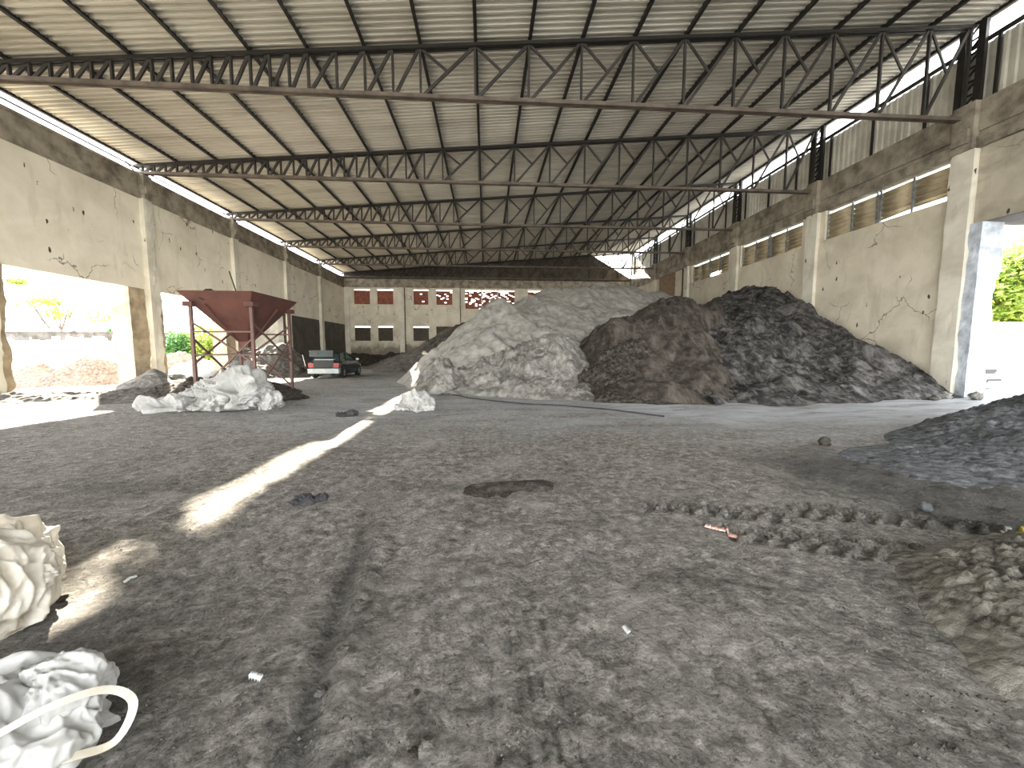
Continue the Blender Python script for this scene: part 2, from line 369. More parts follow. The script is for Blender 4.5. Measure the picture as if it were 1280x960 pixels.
X, Y = np.meshgrid(xs, ys); Zf = floor_z(X, Y)
nx, ny = len(xs), len(ys)
idx = np.arange(nx * ny).reshape(ny, nx)
Q = np.stack([idx[:-1,:-1], idx[:-1,1:], idx[1:,1:], idx[1:,:-1]], -1).reshape(-1, 4)
fo = struct(npmesh('floor', np.stack([X, Y, Zf], -1).reshape(-1, 3), Q, M['floor']))
pale = np.clip((Y - 6.0 + 1.2 * fbm(X * .5, Y * .5, 3, 51)) / 4.0, 0, 1) * np.clip((X + 9) / 5, .12, 1)
pale = pale * (.55 + .45 * np.clip((X - 1) / 5, 0, 1)) + .5 * np.clip((X-3)/4, 0, 1) * np.clip((Y-7.5)/2, 0, 1)
a_ = fo.data.attributes.new('pale', 'FLOAT', 'POINT'); a_.data.foreach_set('value', np.clip(pale, 0, 1).ravel().astype(np.float32))
sl = np.clip((X - 2.9 - .12 * Y + .8 * fbm(X, Y, 4, 61)) / .9, 0, 1) * np.clip((6.0 - Y) / .9, 0, 1) * .75
sl += .6 * np.exp(-(((X - .0) / .9)**2 + ((Y - 4.45) / .13)**2)) + .5 * np.exp(-(((X + 4.2) / 1.0)**2 + ((Y - 4.6) / .4)**2))
sl += .65 * np.clip((-1.0 - X + .5 * fbm(X, Y, 4, 63)) / 1.5, 0, 1) * np.clip((3.0 - Y) / 1.4, 0, 1)
dr, sr = polyd(X, Y, [(-1.35, 5.2), (-1.18, 4.2), (-.95, 3.1), (-.88, 2.5), (-.75, 1.9), (-.66, 1.35), (-.62, .6)])
sl += .55 * np.exp(-((sr + .06) / .10) ** 2) * np.clip((5 - Y) / 2, 0, 1)
a_ = fo.data.attributes.new('soil', 'FLOAT', 'POINT'); a_.data.foreach_set('value', np.clip(sl, 0, .85).ravel().astype(np.float32))
# yard outside
g = MB(); g.box(-120, 120, -60, 140, -.3, -.12); struct(g.build('ground', M['outdoor']))

# ------------------------------------------------------------------ left wall
hd = 4.22; WT = .4
lw = MB()
lw.box(XL - .18, XL, Y0, YB + .3, hd, 8.08)
openb = []
bays = [(TY[0] + (i - 1) * 5.94, TY[0] + i * 5.94) for i in range(-3, 6)]
o1 = MB()
struct(lw.build('wall_left', M['plasterL']))
for i, (a, c_) in enumerate(bays):
    if a >= TY[3] - .1 and a < YB - 1:    # blocked-up bays beside the car
        pass
inf = MB(); inf.box(XL - .3, XL - .06, TY[3], YB + .2, 0, hd)
struct(inf.build('wall_left', M['block']))
bm = MB(); bm.box(XL - WT, XL + .10, Y0, YB, 8.08, 8.5); bm.box(XL - WT, XL + .04, Y0, YB, 8.5, 9.0); bm.box(XL - WT, XL + .12, Y0, YB, 9.0, 9.10)
struct(bm.build('trim_1', M['concrete']))
gl = MB(); gl.bar((XL - .15, Y0, 9.42), (XL - .15, YB, 9.42), .05)
tag(gl.build('gutter_rail', M['steel']), 'thin dark rail running along the light gap above the left wall', 'rail')
def rough_box(x0, x1, y0, y1, z0, z1, seed, amp=.03, nz=26, n=4):
    mb = MB(); rings = []
    per = []
    for k in range(n): per.append((x0 + (x1-x0)*k/n, y0))
    for k in range(n): per.append((x1, y0 + (y1-y0)*k/n))
    for k in range(n): per.append((x1 - (x1-x0)*k/n, y1))
    for k in range(n): per.append((x0, y1 - (y1-y0)*k/n))
    cx, cy = (x0+x1)/2, (y0+y1)/2
    for j in range(nz + 1):
        z = z0 + (z1-z0)*j/nz; rg = []
        for (px, py) in per:
            d = float(fbm(np.array(px*2.1 + py*2.7 + seed), np.array(z*1.9 + seed), 4, seed)) * amp * 2
            rg.append((px + (px-cx)/(abs(px-cx)+.05)*d, py + (py-cy)/(abs(py-cy)+.05)*d, z))
        rings.append(rg)
    return mb.loft(rings)
ordn = ['first', 'second', 'third', 'fourth', 'fifth', 'sixth', 'seventh', 'eighth', 'ninth', 'tenth', 'eleventh', 'twelfth', 'thirteenth', 'fourteenth', 'fifteenth', 'sixteenth', 'seventeenth', 'eighteenth', 'nineteenth', 'twentieth']
pl_lab = {0: 'crumbling pillar of the left wall at the left edge of the photo', 1: 'thick cracked left pillar standing between the two open bays beside the hopper',
          2: 'left wall pillar rising behind the rusty hopper', 3: 'left wall pillar between hopper and dark car', 4: 'left wall pillar nearest the far corner above the car'}
for i in range(-3, 5):
    y = TY[0] + 5.94 * i
    lab = pl_lab.get(i, None)
    if lab is None: lab = 'left wall pillar outside the frame, %s behind the photographed bays' % ordn[-i-1]
    t = thing('concrete_pillar', lab, 'pillar', (XL, y, 0), 'pillars of the left wall')
    s = rough_box(XL - .05, XL + .2, y - .24, y + .24, 0, 8.08, 5 + i, .05 if i < 2 else .02, 60); s.build('shaft', M['pilaster'], t)
    if i <= 2:
        rough_box(XL - WT - .35, XL - .02, y - 1.05, y - .22, 0, hd, 30 + i, .05, 30).build('jamb', M['jamb'], t)
        rough_box(XL - WT, XL - .02, y + .22, y + .62, 0, hd, 40 + i, .05, 30).build('jamb', M['jamb'], t)
    elif i == 3:
        rough_box(XL - WT, XL - .02, y - .62, y - .22, 0, hd, 40 + i, .02, 30).build('jamb', M['block'], t)
    c_ = MB(); c_.box(XL + .02, XL + .26, y - .22, y + .22, 8.08, 9.1); c_.box(XL + .05, XL + .34, y - .2, y + .2, 8.3, 8.62); c_.build('capital', M['concrete'], t)

# ------------------------------------------------------------------ right wall
zb, zt = 6.74, 8.03
rw = MB(); win = []
yd0, yd1 = 5.2, 12.06
rw.box(XR, XR + WT, 12.06, YB + .3, -.1, zb)
ranges = [(12.85, 17.75), (19.05, 23.8), (25.0, 29.6)]
prev = 12.06
for (a, c_) in ranges + [(YB + .3, None)]:
    rw.box(XR, XR + WT, prev, a, zb, 8.1)
    prev = c_
struct(rw.build('wall_right', M['plasterR']))
r2 = MB(); r2.box(XR + .03, XR + WT, Y0, 12.05, 5.72, 8.1); r2.box(XR + .03, XR + WT, Y0, 3.2, -.1, 5.72)
struct(r2.build('wall_right', M['render']))
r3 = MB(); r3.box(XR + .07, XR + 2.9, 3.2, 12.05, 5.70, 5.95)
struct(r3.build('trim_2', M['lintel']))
bm = MB(); bm.box(XR - .12, XR + WT, Y0, YB, 8.1, 8.45); bm.box(XR - .02, XR + WT, Y0, YB, 8.45, 8.62); bm.box(XR - .08, XR + WT, Y0, YB, 8.62, 9.58)
struct(bm.build('trim_3', M['concrete']))
pr_lab = ['right wall pillar at the edge of the big open doorway', 'right wall pillar between the first and second shuttered windows from the doorway',
          'right wall pillar between the second and third shuttered windows from the doorway', 'slim right wall pillar beyond the third shuttered window', 'right wall pillar nearest the far corner']
for i in range(5):
    y = TY[i] - .15
    t = thing('concrete_pillar', pr_lab[i], 'pillar', (XR, y, 0), 'pillars of the right wall')
    rough_box(XR - .16, XR + .05, y - .32, y + .32, 0, 8.1, 60 + i, .02, 50).build('shaft', M['pilaster'], t)
    if i == 0: rough_box(XR - .02, XR + .75, y - .62, y - .3, 0, 5.7, 70, .05, 40).build('jamb', M['jambR'], t)
    c_ = MB(); c_.box(XR - .26, XR - .02, y - .3, y + .3, 8.1, 9.58); c_.box(XR - .36, XR - .05, y - .22, y + .22, 8.3, 8.75); c_.build('capital', M['concrete'], t)
# shuttered windows
for wi, (a, c_) in enumerate(ranges):
    w = thing('window_%d' % (wi + 1), '', ''); del w['label']; del w['category']; w['kind'] = 'structure'; w.location = (XR, (a + c_) / 2, zb)
    n = 4; fr = MB()
    edges = [a + (c_ - a) * k / n for k in range(n + 1)]
    for k, e in enumerate(edges): fr.box(XR + .12, XR + .18, e - .035, e + .035, zb, zt + .05)
    fr.box(XR + .12, XR + .18, edges[2] + .12, edges[2] + .17, zb, zt + .05)
    fr.build('window_frame', M['alu'], w)
    for k in range(n):
        y0, y1 = edges[k] - .02, edges[k + 1] + .02
        lo = (.0, 0, 0, 0)[k]
        if wi == 0 and k < 2: lo = .20
        if wi == 1 and k == 0: lo = .05
        if wi == 2 and k == 1: lo = .3
        zz0 = zb + lo; zz1 = zt - .05
        nzz = 48; rings = []
        s = MB(); vs = []
        for j in range(nzz + 1):
            z = zz0 + (zz1 - zz0) * j / nzz; dx = .045 * math.sin((z - zb) / .20 * 2 * PI)
            tl = .05 * (k % 2) * ((z - zz0) / 1.3) if wi == 0 else 0
            rings.append([(XR + .22 + dx, y0, z + tl), (XR + .22 + dx, y1, z - (.10 if (wi == 0 and k == 1 and j == 0) else 0)), (XR + .232 + dx, y1, z), (XR + .232 + dx, y0, z + tl)])
        s.loft(rings); s.build('shutter_sheet', M['shutter'], w, True)
# brick infill patch high on the right wall in the far bays
bf = MB(); bf.box(XR - .02, XR + .05, 32.2, 35.2, 5.2, 8.08); struct(bf.build('trim_4', M['brickfill']))
bf = MB(); bf.box(XR - .05, XR + .05, 30.85, 31.0, 5.2, 8.08); struct(bf.build('trim_5', M['steel_dusty']))
# corrugated cladding above the right beam
ct = 11.5
def cladding(y0, y1, z0, z1, x, mat, parent=None, pitch=.25):
    V = []; n = int((y1 - y0) / pitch)
    prof = [(0, 0), (.18, 0), (.32, .06), (.68, .06), (.82, 0)]
    P = [(y0 + pitch * (k + a), x - d) for k in range(n) for a, d in prof] + [(y1, x)]
    V = [(xx, yy, z0) for yy, xx in P] + [(xx, yy, z1) for yy, xx in P] + [(xx + .008, yy, z0) for yy, xx in P] + [(xx + .008, yy, z1) for yy, xx in P]
    q = len(P); mb = MB(); mb.add(V, [(k, k+1, q+k+1, q+k) for k in range(q-1)] + [(2*q+k+1, 2*q+k, 3*q+k, 3*q+k+1) for k in range(q-1)])
    return mb
cl = cladding(Y0, YB, 9.5, ct, XR + .32, None)
struct(cl.build('wall_right', M['clad']))
for i in range(-2, 6):
    y = TY[0] + 5.94 * i
    for k in range(3):
        yy = y + 5.94 * (k + .5) / 3 + .4
        if yy > YB or yy < 8: continue
        s = MB(); s.box(XR + .14, XR + .2, yy - .04, yy + .04, 9.58, ct + .1)
        tag(s.build('cladding_stud', M['steel']), 'dark stud on the right upper cladding, %s of three after %s' % (ordn[k], 'the %s truss' % ordn[i] if i >= 0 else 'the truss overhead'), 'stud', 'studs of the right upper cladding')
rl = MB(); rl.box(XR + .12, XR + .22, Y0, YB, ct - .02, ct + .10)
tag(rl.build('cladding_rail', M['steel']), 'long dark rail along the top edge of the right corrugated cladding', 'rail')
rl = MB(); rl.box(XR + .1, XR + .22, Y0, YB, 9.58, 9.66)
tag(rl.build('cladding_rail', M['steel']), 'long dark rail where the right corrugated cladding meets the concrete beam', 'rail')

# ------------------------------------------------------------------ back wall
def holes(x0, x1, z0, z1, y0, y1, H_, mb):
    xs_ = sorted({x0, x1, *[h[0] for h in H_], *[h[1] for h in H_]}); zs_ = sorted({z0, z1, *[h[2] for h in H_], *[h[3] for h in H_]})
    for i in range(len(xs_) - 1):
        j = 0
        while j < len(zs_) - 1:
            def inh(j): 
                cx, cz = (xs_[i] + xs_[i+1]) / 2, (zs_[j] + zs_[j+1]) / 2
                return any(h[0] < cx < h[1] and h[2] < cz < h[3] for h in H_)
            if inh(j): j += 1; continue
            k = j
            while k + 1 < len(zs_) - 1 and not inh(k + 1): k += 1
            mb.box(xs_[i], xs_[i+1], y0, y1, zs_[j], zs_[k+1]); j = k + 1
    return mb
up = [(-13.9, -12.25), (-11.5, -9.82), (-7.7, -6.15), (-5.28, -3.6), (-2.2, 3.1), (4.6, 6.9), (8.8, 10.6), (11.6, 13.4)]
lo = [(-13.95, -12.3), (-11.5, -9.95), (-7.8, -6.15), (-5.35, -3.6)]
UZ = (6.36, 7.95); LZ = (2.5, 4.05)
Hs = [(a, c_, 5.95 if k == 4 else UZ[0], UZ[1]) for k, (a, c_) in enumerate(up)] + [(a, c_, *LZ) for a, c_ in lo]
bw = holes(XL - WT, XR + WT, -.1, 8.14, YB, YB + .35, Hs, MB()); struct(bw.build('wall_back', M['plasterB']))
bm = MB(); bm.box(XL, XR, YB - .15, YB + .35, 8.14, 8.5); bm.box(XL, XR, YB - .08, YB + .35, 8.5, 8.98)
struct(bm.build('trim_6', M['concrete']))
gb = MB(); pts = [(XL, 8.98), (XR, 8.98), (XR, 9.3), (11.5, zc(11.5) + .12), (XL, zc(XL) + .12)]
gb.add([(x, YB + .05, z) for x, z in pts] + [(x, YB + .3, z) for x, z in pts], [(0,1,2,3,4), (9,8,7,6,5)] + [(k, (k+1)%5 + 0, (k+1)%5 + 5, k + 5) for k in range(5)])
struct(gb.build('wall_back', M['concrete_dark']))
for k, x in enumerate((-14.65, -8.95, -3.05, 3.6, 9.6)):
    p = MB(); p.box(x - .25, x + .25, YB - .12, YB + .02, 0, 8.14)
    tag(p.build('concrete_pillar', M['pilaster']), ['back wall pillar in the far left corner', 'back wall pillar with a dark cable beside it, between two pairs of windows', 'back wall pillar left of the wide speckled brick window',
        'back wall pillar right of the wide speckled brick window', 'back wall pillar mostly hidden behind the grey sand heap'][k], 'pillar', 'pillars of the back wall')
cb = MB(); cb.box(-8.62, -8.56, YB - .2, YB - .14, .0, 8.1); tag(cb.build('cable_conduit', M['hose']), 'thin dark vertical conduit on the back wall', 'conduit')
cb = MB(); cb.box(-2.75, -2.70, YB - .2, YB - .14, .0, 8.1); tag(cb.build('cable_conduit', M['hose']), 'short dark vertical conduit left of the wide brick window', 'conduit')
wn = 4
rr = random.Random(3)
for k, (a, c_) in enumerate(up):
    w = bpy.data.objects.new('window_%d' % wn, None); COL.objects.link(w); w['kind'] = 'structure'; w.location = ((a + c_) / 2, YB, UZ[0]); wn += 1
    z0 = 5.95 if k == 4 else UZ[0]; top = UZ[1] - .12
    miss = (0, .0, .006, .06, .11, .08, .1, .1)[k]
    bk = MB(); nxb = int(round((c_ - a) / .21)); dxb = (c_ - a) / nxb; nzb = int(round((top - z0) / .10)); dzb = (top - z0) / nzb
    for j in range(nzb):
        for i in range(nxb):
            if rr.random() < miss * (1.8 if j > nzb * .3 else .6): continue
            bk.box(a + i * dxb, a + (i + 1) * dxb + .002, YB + .12, YB + .26 + .01 * rr.random(), z0 + j * dzb, z0 + (j + 1) * dzb + .002)
    bk.build('brick_screen', M['block_red'], w)
    if k == 4:
        for xm in (-.45, 1.3):
            q = MB(); q.box(xm - .07, xm + .07, YB + .08, YB + .28, z0, UZ[1]); q.build('mullion', M['pilaster'], w)
for k, (a, c_) in enumerate(lo):
    w = bpy.data.objects.new('window_%d' % wn, None); COL.objects.link(w); w['kind'] = 'structure'; w.location = ((a + c_) / 2, YB, LZ[0]); wn += 1
    q = MB(); q.box(a, c_, YB + .14, YB + .28, LZ[0], LZ[1] - (.13 if k < 3 else 0)); q.build('recess_shade_panel', M['shade_board'], w)  # dark panel stands in for the shaded window recess
    q = MB()
    for j in range(1, 6): q.box(a, c_, YB + .115, YB + .145, LZ[0] + j * .24, LZ[0] + j * .24 + .02)
    q.build('slat', M['black'], w)

# ------------------------------------------------------------------ roof
pitch = .21; prof = [(0, 0), (.38, 0), (.50, .075), (.76, .075), (.88, 0)]
P = []; y = Y0
while y < YB + .3:
    P += [(y + pitch * a, d) for a, d in prof]; y += pitch
xa, xb = -15.05, XR + .55
mb = MB(); q = len(P)
V = []
for x in (xa, xb):
    V += [(x, yy, zc(x) + .13 - d + .045) for yy, d in P]
V += [(x_, y_, z_ + .01) for x_, y_, z_ in V]
mb.add(V, [(k, q+k, q+k+1, k+1) for k in range(q-1)] + [(2*q+k, 2*q+k+1, 3*q+k+1, 3*q+k) for k in range(q-1)])
struct(mb.build('ceiling', M['roof']))
for k, x in enumerate(PX):
    mb = MB(); z = zc(x)
    mb.bar((x, Y0, z + .065), (x, YB, z + .065), .05, .13); mb.bar((x + .04, Y0, z + .01), (x + .04, YB, z + .01), .07, .015)
    yy = Y0 + .2
    lugs = MB()
    t = thing('roof_purlin', 'long thin dark purlin under the roof sheets, %s from the left wall' % ordn[k], 'purlin', (x, 0, z), 'purlins under the roof sheets')
    mb.build('rail', M['steel'], t)
    while yy < YB:
        lugs.bar((x + .05, yy, z + .10), (x + .09, yy + .02, z + .15), .05, .03); yy += pitch * 3
    lugs.build('sheet_clips', M['alu'], t)['kind'] = 'stuff'

# ------------------------------------------------------------------ trusses
zbc = 9.14
tr_lab = ['nearest long steel roof truss, crossing the top of the photo', 'second steel roof truss from the camera', 'third steel roof truss from the camera',
          'fourth steel roof truss from the camera', 'fifth steel roof truss from the camera', 'last steel roof truss, against the back wall']
t0 = thing('roof_truss', tr_lab[0], 'truss', (0, TY[0], 0), 'steel trusses spanning the hall')
def P3(x, z): return (x, TY[0], z)
xl, xr = XL - .2, XR - .05
mb = MB()
for s in (-.06, .06): mb.bar((xl, TY[0] + s, zc(xl) - .06), (xr, TY[0] + s, zc(xr) - .06), .08, .10)
mb.build('top_chord', M['steel'], t0)
mb = MB()
for s in (-.06, .06): mb.bar((xl, TY[0] + s, zbc + .06), (xr, TY[0] + s, zbc + .06), .08, .11)
mb.build('bottom_chord', M['steel_dusty'], t0)
nodes = []; xq = [xl + .3] + PX[1:-1] + [XR - .12]
for a, c_ in zip(xq[:-1], xq[1:]):
    n = 3 if c_ < -5.1 else (2 if c_ < -1.8 else 1)
    if c_ - a < 1.0: n = 2
    nodes += [(a + (c_ - a) * j / n, n) for j in range(n)]
nodes.append((xq[-1], 1))
for (x, n), (x2, _) in zip(nodes[:-1], nodes[1:]):
    MB().bar(P3(x, zbc + .1), P3(x, zc(x) - .1), .06, .09).build('vertical', M['web'], t0)
    MB().bar(P3(x + .06, zbc + .1), P3(x2 - .05, zc(x2) - .1), .055, .09).build('diagonal', M['web'], t0)
    if n == 1:
        zm = (zbc + zc(x2)) / 2; xm = (x + x2) / 2
        MB().bar(P3(x + .05, zc(x) - .1), P3(xm, zm), .045, .07).build('brace', M['web'], t0)
MB().bar(P3(nodes[-1][0], zbc + .1), P3(nodes[-1][0], zc(xr) - .1), .075, .11).build('vertical', M['web'], t0)
def copy_thing(src, loc, label):
    r = src.copy(); COL.objects.link(r); r.location = loc; r['label'] = label
    for ch in list(src.children):
        d = ch.copy(); COL.objects.link(d); d.parent = r
    return r
for i in range(1, 6): copy_thing(t0, (0, TY[i], 0), tr_lab[i])
copy_thing(t0, (0, TY[0] - 5.94, 0), 'steel roof truss overhead, just behind the nearest visible one')
# lattice posts carrying the trusses on the right beam
lab = ['lattice post on the right beam under the nearest truss end', 'lattice post on the right beam, second from the camera', 'lattice post on the right beam, third from the camera',
       'lattice post on the right beam, fourth from the camera', 'lattice post on the right beam, fifth from the camera', 'lattice post in the far right corner under the last truss']
def lpost(y0):
    t = thing('lattice_post', lab[0], 'post', (XR, y0, 9.1), 'lattice posts on the right beam')
    for s in (-.26, .26): MB().bar((XR + .02, y0 + s, 9.0), (XR + .02, y0 + s, zc(XR) - .02), .12, .2).build('chord', M['steel'], t)
    n = 7; dz = (zc(XR) - 9.1) / n
    for k in range(n):
        z = 9.1 + dz * k
        MB().bar((XR + .02, y0 - .2, z), (XR + .02, y0 + .2, z), .05).build('rung', M['steel'], t)
        MB().bar((XR + .02, y0 + .2, z + .05), (XR + .02, y0 - .2, z + dz - .03), .045).build('lacing', M['steel'], t)
    return t
lp = lpost(TY[0])
for i in range(1, 6): copy_thing(lp, (XR, TY[i] - (.3 if i == 5 else 0), 9.1), lab[i])
# short stubs under the trusses on the left beam
for i in range(0, 6):
    s = MB(); y = TY[i] - (.15 if i == 5 else 0)
    s.box(XL - .2, XL + .2, y - .18, y + .18, 9.1, 9.16); s.bar((XL - .2, y - .1, 9.14), (XL - .2, y + .45, 9.5), .04); s.bar((XL - .2, y + .1, 9.14), (XL - .2, y - .45, 9.5), .04)
    tag(s.build('bearing_plate', M['steel']), 'small steel bearing with struts where the %s truss sits on the left beam' % (ordn[i] + ' visible'), 'bearing', 'truss bearings on the left beam')

# ------------------------------------------------------------------ heaps
def tps(pts, X, Y, lam=1e-3):
    p = np.array(pts, float); n = len(p)
    def U(r2): return -np.sqrt(r2 + .12)
    K = U((p[:,None,0]-p[None,:,0])**2 + (p[:,None,1]-p[None,:,1])**2) + lam * np.eye(n)
    Pm = np.c_[np.ones(n), p[:,:2]]; A = np.block([[K, Pm], [Pm.T, np.zeros((3,3))]])
    w = np.linalg.solve(A, np.r_[p[:,2], 0, 0, 0])
    Zo = w[n] + w[n+1] * X + w[n+2] * Y
    for i in range(n): Zo = Zo + w[i] * U((X-p[i,0])**2 + (Y-p[i,1])**2)
    return Zo
def heap(name, label, cat, pts, mat, res=.07, amp=.25, fr=.8, seed=1, rid=.0, furrow=0, xmax=None, xmin=None, ymax=None, zcap=None, group=None, cell=0, cf=4.3):
    p = np.array(pts); x0, x1 = p[:,0].min(), p[:,0].max(); y0, y1 = p[:,1].min(), p[:,1].max()
    if xmax is not None: x1 = min(x1, xmax)
    if xmin is not None: x0 = max(x0, xmin)
    if ymax is not None: y1 = min(y1, ymax)
    xs = np.linspace(x0, x1, max(8, int((x1-x0)/res))); ys = np.linspace(y0, y1, max(8, int((y1-y0)/res)))
    X, Y = np.meshgrid(xs, ys); Zv = tps(pts, X, Y)
    base = np.clip(Zv / .5, 0, 1)
    Zv = Zv + base * (amp * fbm(X * fr, Y * fr, 6, seed, .55) + rid * ridged(X * fr * .8 + .3*Y, Y * fr * .5, 4, seed + 9))
    if furrow: Zv = Zv + base * furrow * ridged(X * 1.5 + fbm(X, Y, 2, seed) * .8, Y * .28, 4, seed + 19)
    if cell:
        Zv = Zv + np.clip(Zv / .15, 0, 1) * cell * np.abs(fbm(X * cf, Y * cf, 4, seed + 23, .6))
    keep = Zv > -.06
    Zv = np.maximum(Zv, -.08)
    ny, nx = X.shape; idx = np.arange(nx*ny).reshape(ny, nx)
    Q = np.stack([idx[:-1,:-1], idx[:-1,1:], idx[1:,1:], idx[1:,:-1]], -1).reshape(-1, 4)
    kq = keep.ravel()[Q].any(1); Q = Q[kq]
    used = np.unique(Q); rm = np.full(nx*ny, -1); rm[used] = np.arange(len(used))
    V = np.stack([X, Y, Zv], -1).reshape(-1, 3)[used]
    c_ = V.mean(0); c_[2] = 0; V = V - c_
    o = npmesh(name, V, rm[Q], mat); o.location = c_
    return tag(o, label, cat, group, None)
def PP(l): return [atY(u, v, y) for u, v, y in l]
def lowpts(l, z=-.6): return [(x, y, z) for x, y in l]

# A: big pale sand heap
A = PP([(540, 468, 16.2), (562, 445, 17.2), (580, 424, 18.2), (600, 402, 19.5), (612, 388, 20), (622, 375, 20.5), (634, 384, 21), (646, 390, 21.5), (655, 376, 23), (668, 368, 24), (690, 364, 25), (740, 358, 27), (790, 360, 27), (840, 371, 26),
        (620, 430, 17.2), (660, 425, 17.5), (700, 400, 19.5), (740, 430, 17), (760, 385, 21.5), (800, 395, 20), (700, 372, 23), (650, 455, 15.8), (720, 455, 15.6), (860, 395, 23), (640, 400, 19)])
A += [(-2.2, 15.3, -.1), (1, 14.6, -.1), (4, 14.2, -.1), (9, 15, -.1), (XR, 24, 3.9), (XR, 28, 3.6), (8, 32, 3.5), (0, 30, 2.0), (-4, 25, .1), (-5.2, 21, -.4), (-4.0, 17.5, -.2), (-6, 26, -.8), (5, 38, 1.0), (XR, 38, 2.0), (XR, 20, .9), (12, 17, .3), (-4, 35, -.8), (5, 41, 0), (XR, 41, .8)]
heap('sand_heap', 'largest heap, pale grey sand with a smooth top, in the middle of the far hall', 'heap', A, M['sand'], .075, .36, .7, 2, .13, .06, xmax=XR - .01, ymax=YB - .2)
# C: lumpy grey heap in front of A
Cp = PP([(600, 478, 14.4), (640, 462, 14.6), (672, 432, 15.6), (700, 424, 16), (725, 445, 15.2), (738, 475, 14), (690, 462, 14.4), (655, 448, 15), (620, 450, 15.6), (592, 470, 15), (565, 462, 15.8), (575, 480, 14.8)])
Cp += [(*fl(560, 492)[:2], 0), (*fl(610, 496)[:2], 0), (*fl(660, 498)[:2], 0), (*fl(710, 499)[:2], 0), (*fl(745, 500)[:2], 0), (0, 18, .8), (3, 18.5, 1.0), (-2.6, 16, -.3), (5, 16.5, .2), (5.2, 13, -.6), (-3.2, 14, -.5), (1, 12, -.7), (5, 12, -.8), (-3, 18, -.2)]
heap('sand_heap', 'lumpy grey heap with white streaks in front of the pale sand heap', 'heap', Cp, M['lump'], .05, .45, 1.3, 12, .14, .04, cell=.06)
# G: little heap at the left foot
Gp = PP([(552, 450, 16.0), (545, 462, 15.6), (560, 460, 15.4), (535, 478, 15.0), (562, 478, 14.6)]) + [(*fl(524, 490)[:2], 0), (*fl(545, 494)[:2], -.02), (*fl(572, 494)[:2], 0), (-3.6, 15.5, -.4), (-1.2, 14, -.4), (-.6, 16.5, -.2), (-2.6, 18, -.2), (-3.4, 17, -.4), (-2.2, 13.4, -.8)]
heap('soil_heap', 'small steep clod heap at the left foot of the sand heaps', 'heap', Gp, M['lump'], .04, .35, 1.8, 22, .1, 0, cell=.05)
# B1: brown earth heap
B1 = PP([(765, 402, 15.6), (790, 396, 16), (835, 379, 17), (855, 377, 17.5), (885, 384, 18), (900, 381, 19), (850, 420, 14.6), (900, 424, 14.7), (860, 455, 13.3), (820, 440, 14), (900, 460, 12.9), (800, 430, 14.6), (780, 440, 14.4), (905, 400, 17)])
B1 += [(*fl(770, 501)[:2], 0), (*fl(830, 506)[:2], 0), (*fl(880, 506)[:2], 0), (*fl(925, 506)[:2], -.25), (9.3, 13, -.1), (10.2, 15.5, .8), (3.4, 15.5, .3), (3.2, 18, .8), (8, 23, 1.5), (11, 21, 1.6), (12, 17, .4), (10.5, 13, -.6), (10.4, 10.6, -.9), (3, 12, -.6), (6, 10, -1), (2.6, 14, -.4)]
heap('earth_heap', 'brown earth heap with furrowed face, beside the pale sand heap', 'heap', B1, M['earth'], .06, .35, .9, 32, .08, .12)
# B2: black ash heap against the right wall
B2 = [atX(u, v, XR) for u, v in ((1188, 484), (1170, 470), (1150, 455), (1100, 432), (1060, 412), (1020, 388), (990, 369), (960, 357), (925, 364))]
B2 += PP([(905, 384, 20), (925, 366, 21), (950, 372, 19.5), (920, 400, 17), (960, 420, 15.6), (960, 385, 18), (1000, 400, 16.5), (1000, 450, 13.8), (1050, 445, 13.6), (1040, 420, 14.8), (1100, 465, 12.6), (1150, 478, 11.9), (960, 460, 13.2), (920, 440, 14.0), (880, 430, 15), (1080, 480, 12.1)])
B2 += [(*fl(900, 507)[:2], 0), (*fl(960, 507)[:2], 0), (*fl(1020, 506)[:2], 0), (*fl(1080, 504)[:2], 0), (*fl(1130, 501)[:2], 0), (*fl(1190, 497)[:2], .0), (7.5, 14, .3), (6.5, 16, .5), (9, 26, 2), (XR, 27, 3.0), (XR + .5, 11.3, 0), (7, 10.2, -.7), (12, 9.6, -.8), (XR, 10, -.6), (XR, 9.4, -1)]
heap('ash_heap', 'tall black ash heap leaning against the right wall', 'heap', B2, M['ash'], .06, .38, .8, 43, .10, .12, xmax=XR - .17, cell=.03)
# F: dark clods
Fp = PP([(790, 428, 15), (760, 445, 14.2), (820, 440, 14.4), (780, 465, 13.3), (812, 470, 13), (750, 470, 13.3), (838, 480, 12.6)]) + [(*fl(742, 501)[:2], 0), (*fl(780, 504)[:2], 0), (*fl(830, 507)[:2], 0), (*fl(855, 506)[:2], 0), (2.6, 14, -.2), (7.4, 13, -.2), (5, 17, .5), (3, 12, -.6), (7.3, 11, -.6), (3, 16.5, .1), (7.5, 16, 0)]
heap('clod_heap', 'low heap of dark broken clods in front of the brown earth', 'heap', Fp, M['rubble'], .045, .3, 2.0, 52, .06, 0, cell=.16)
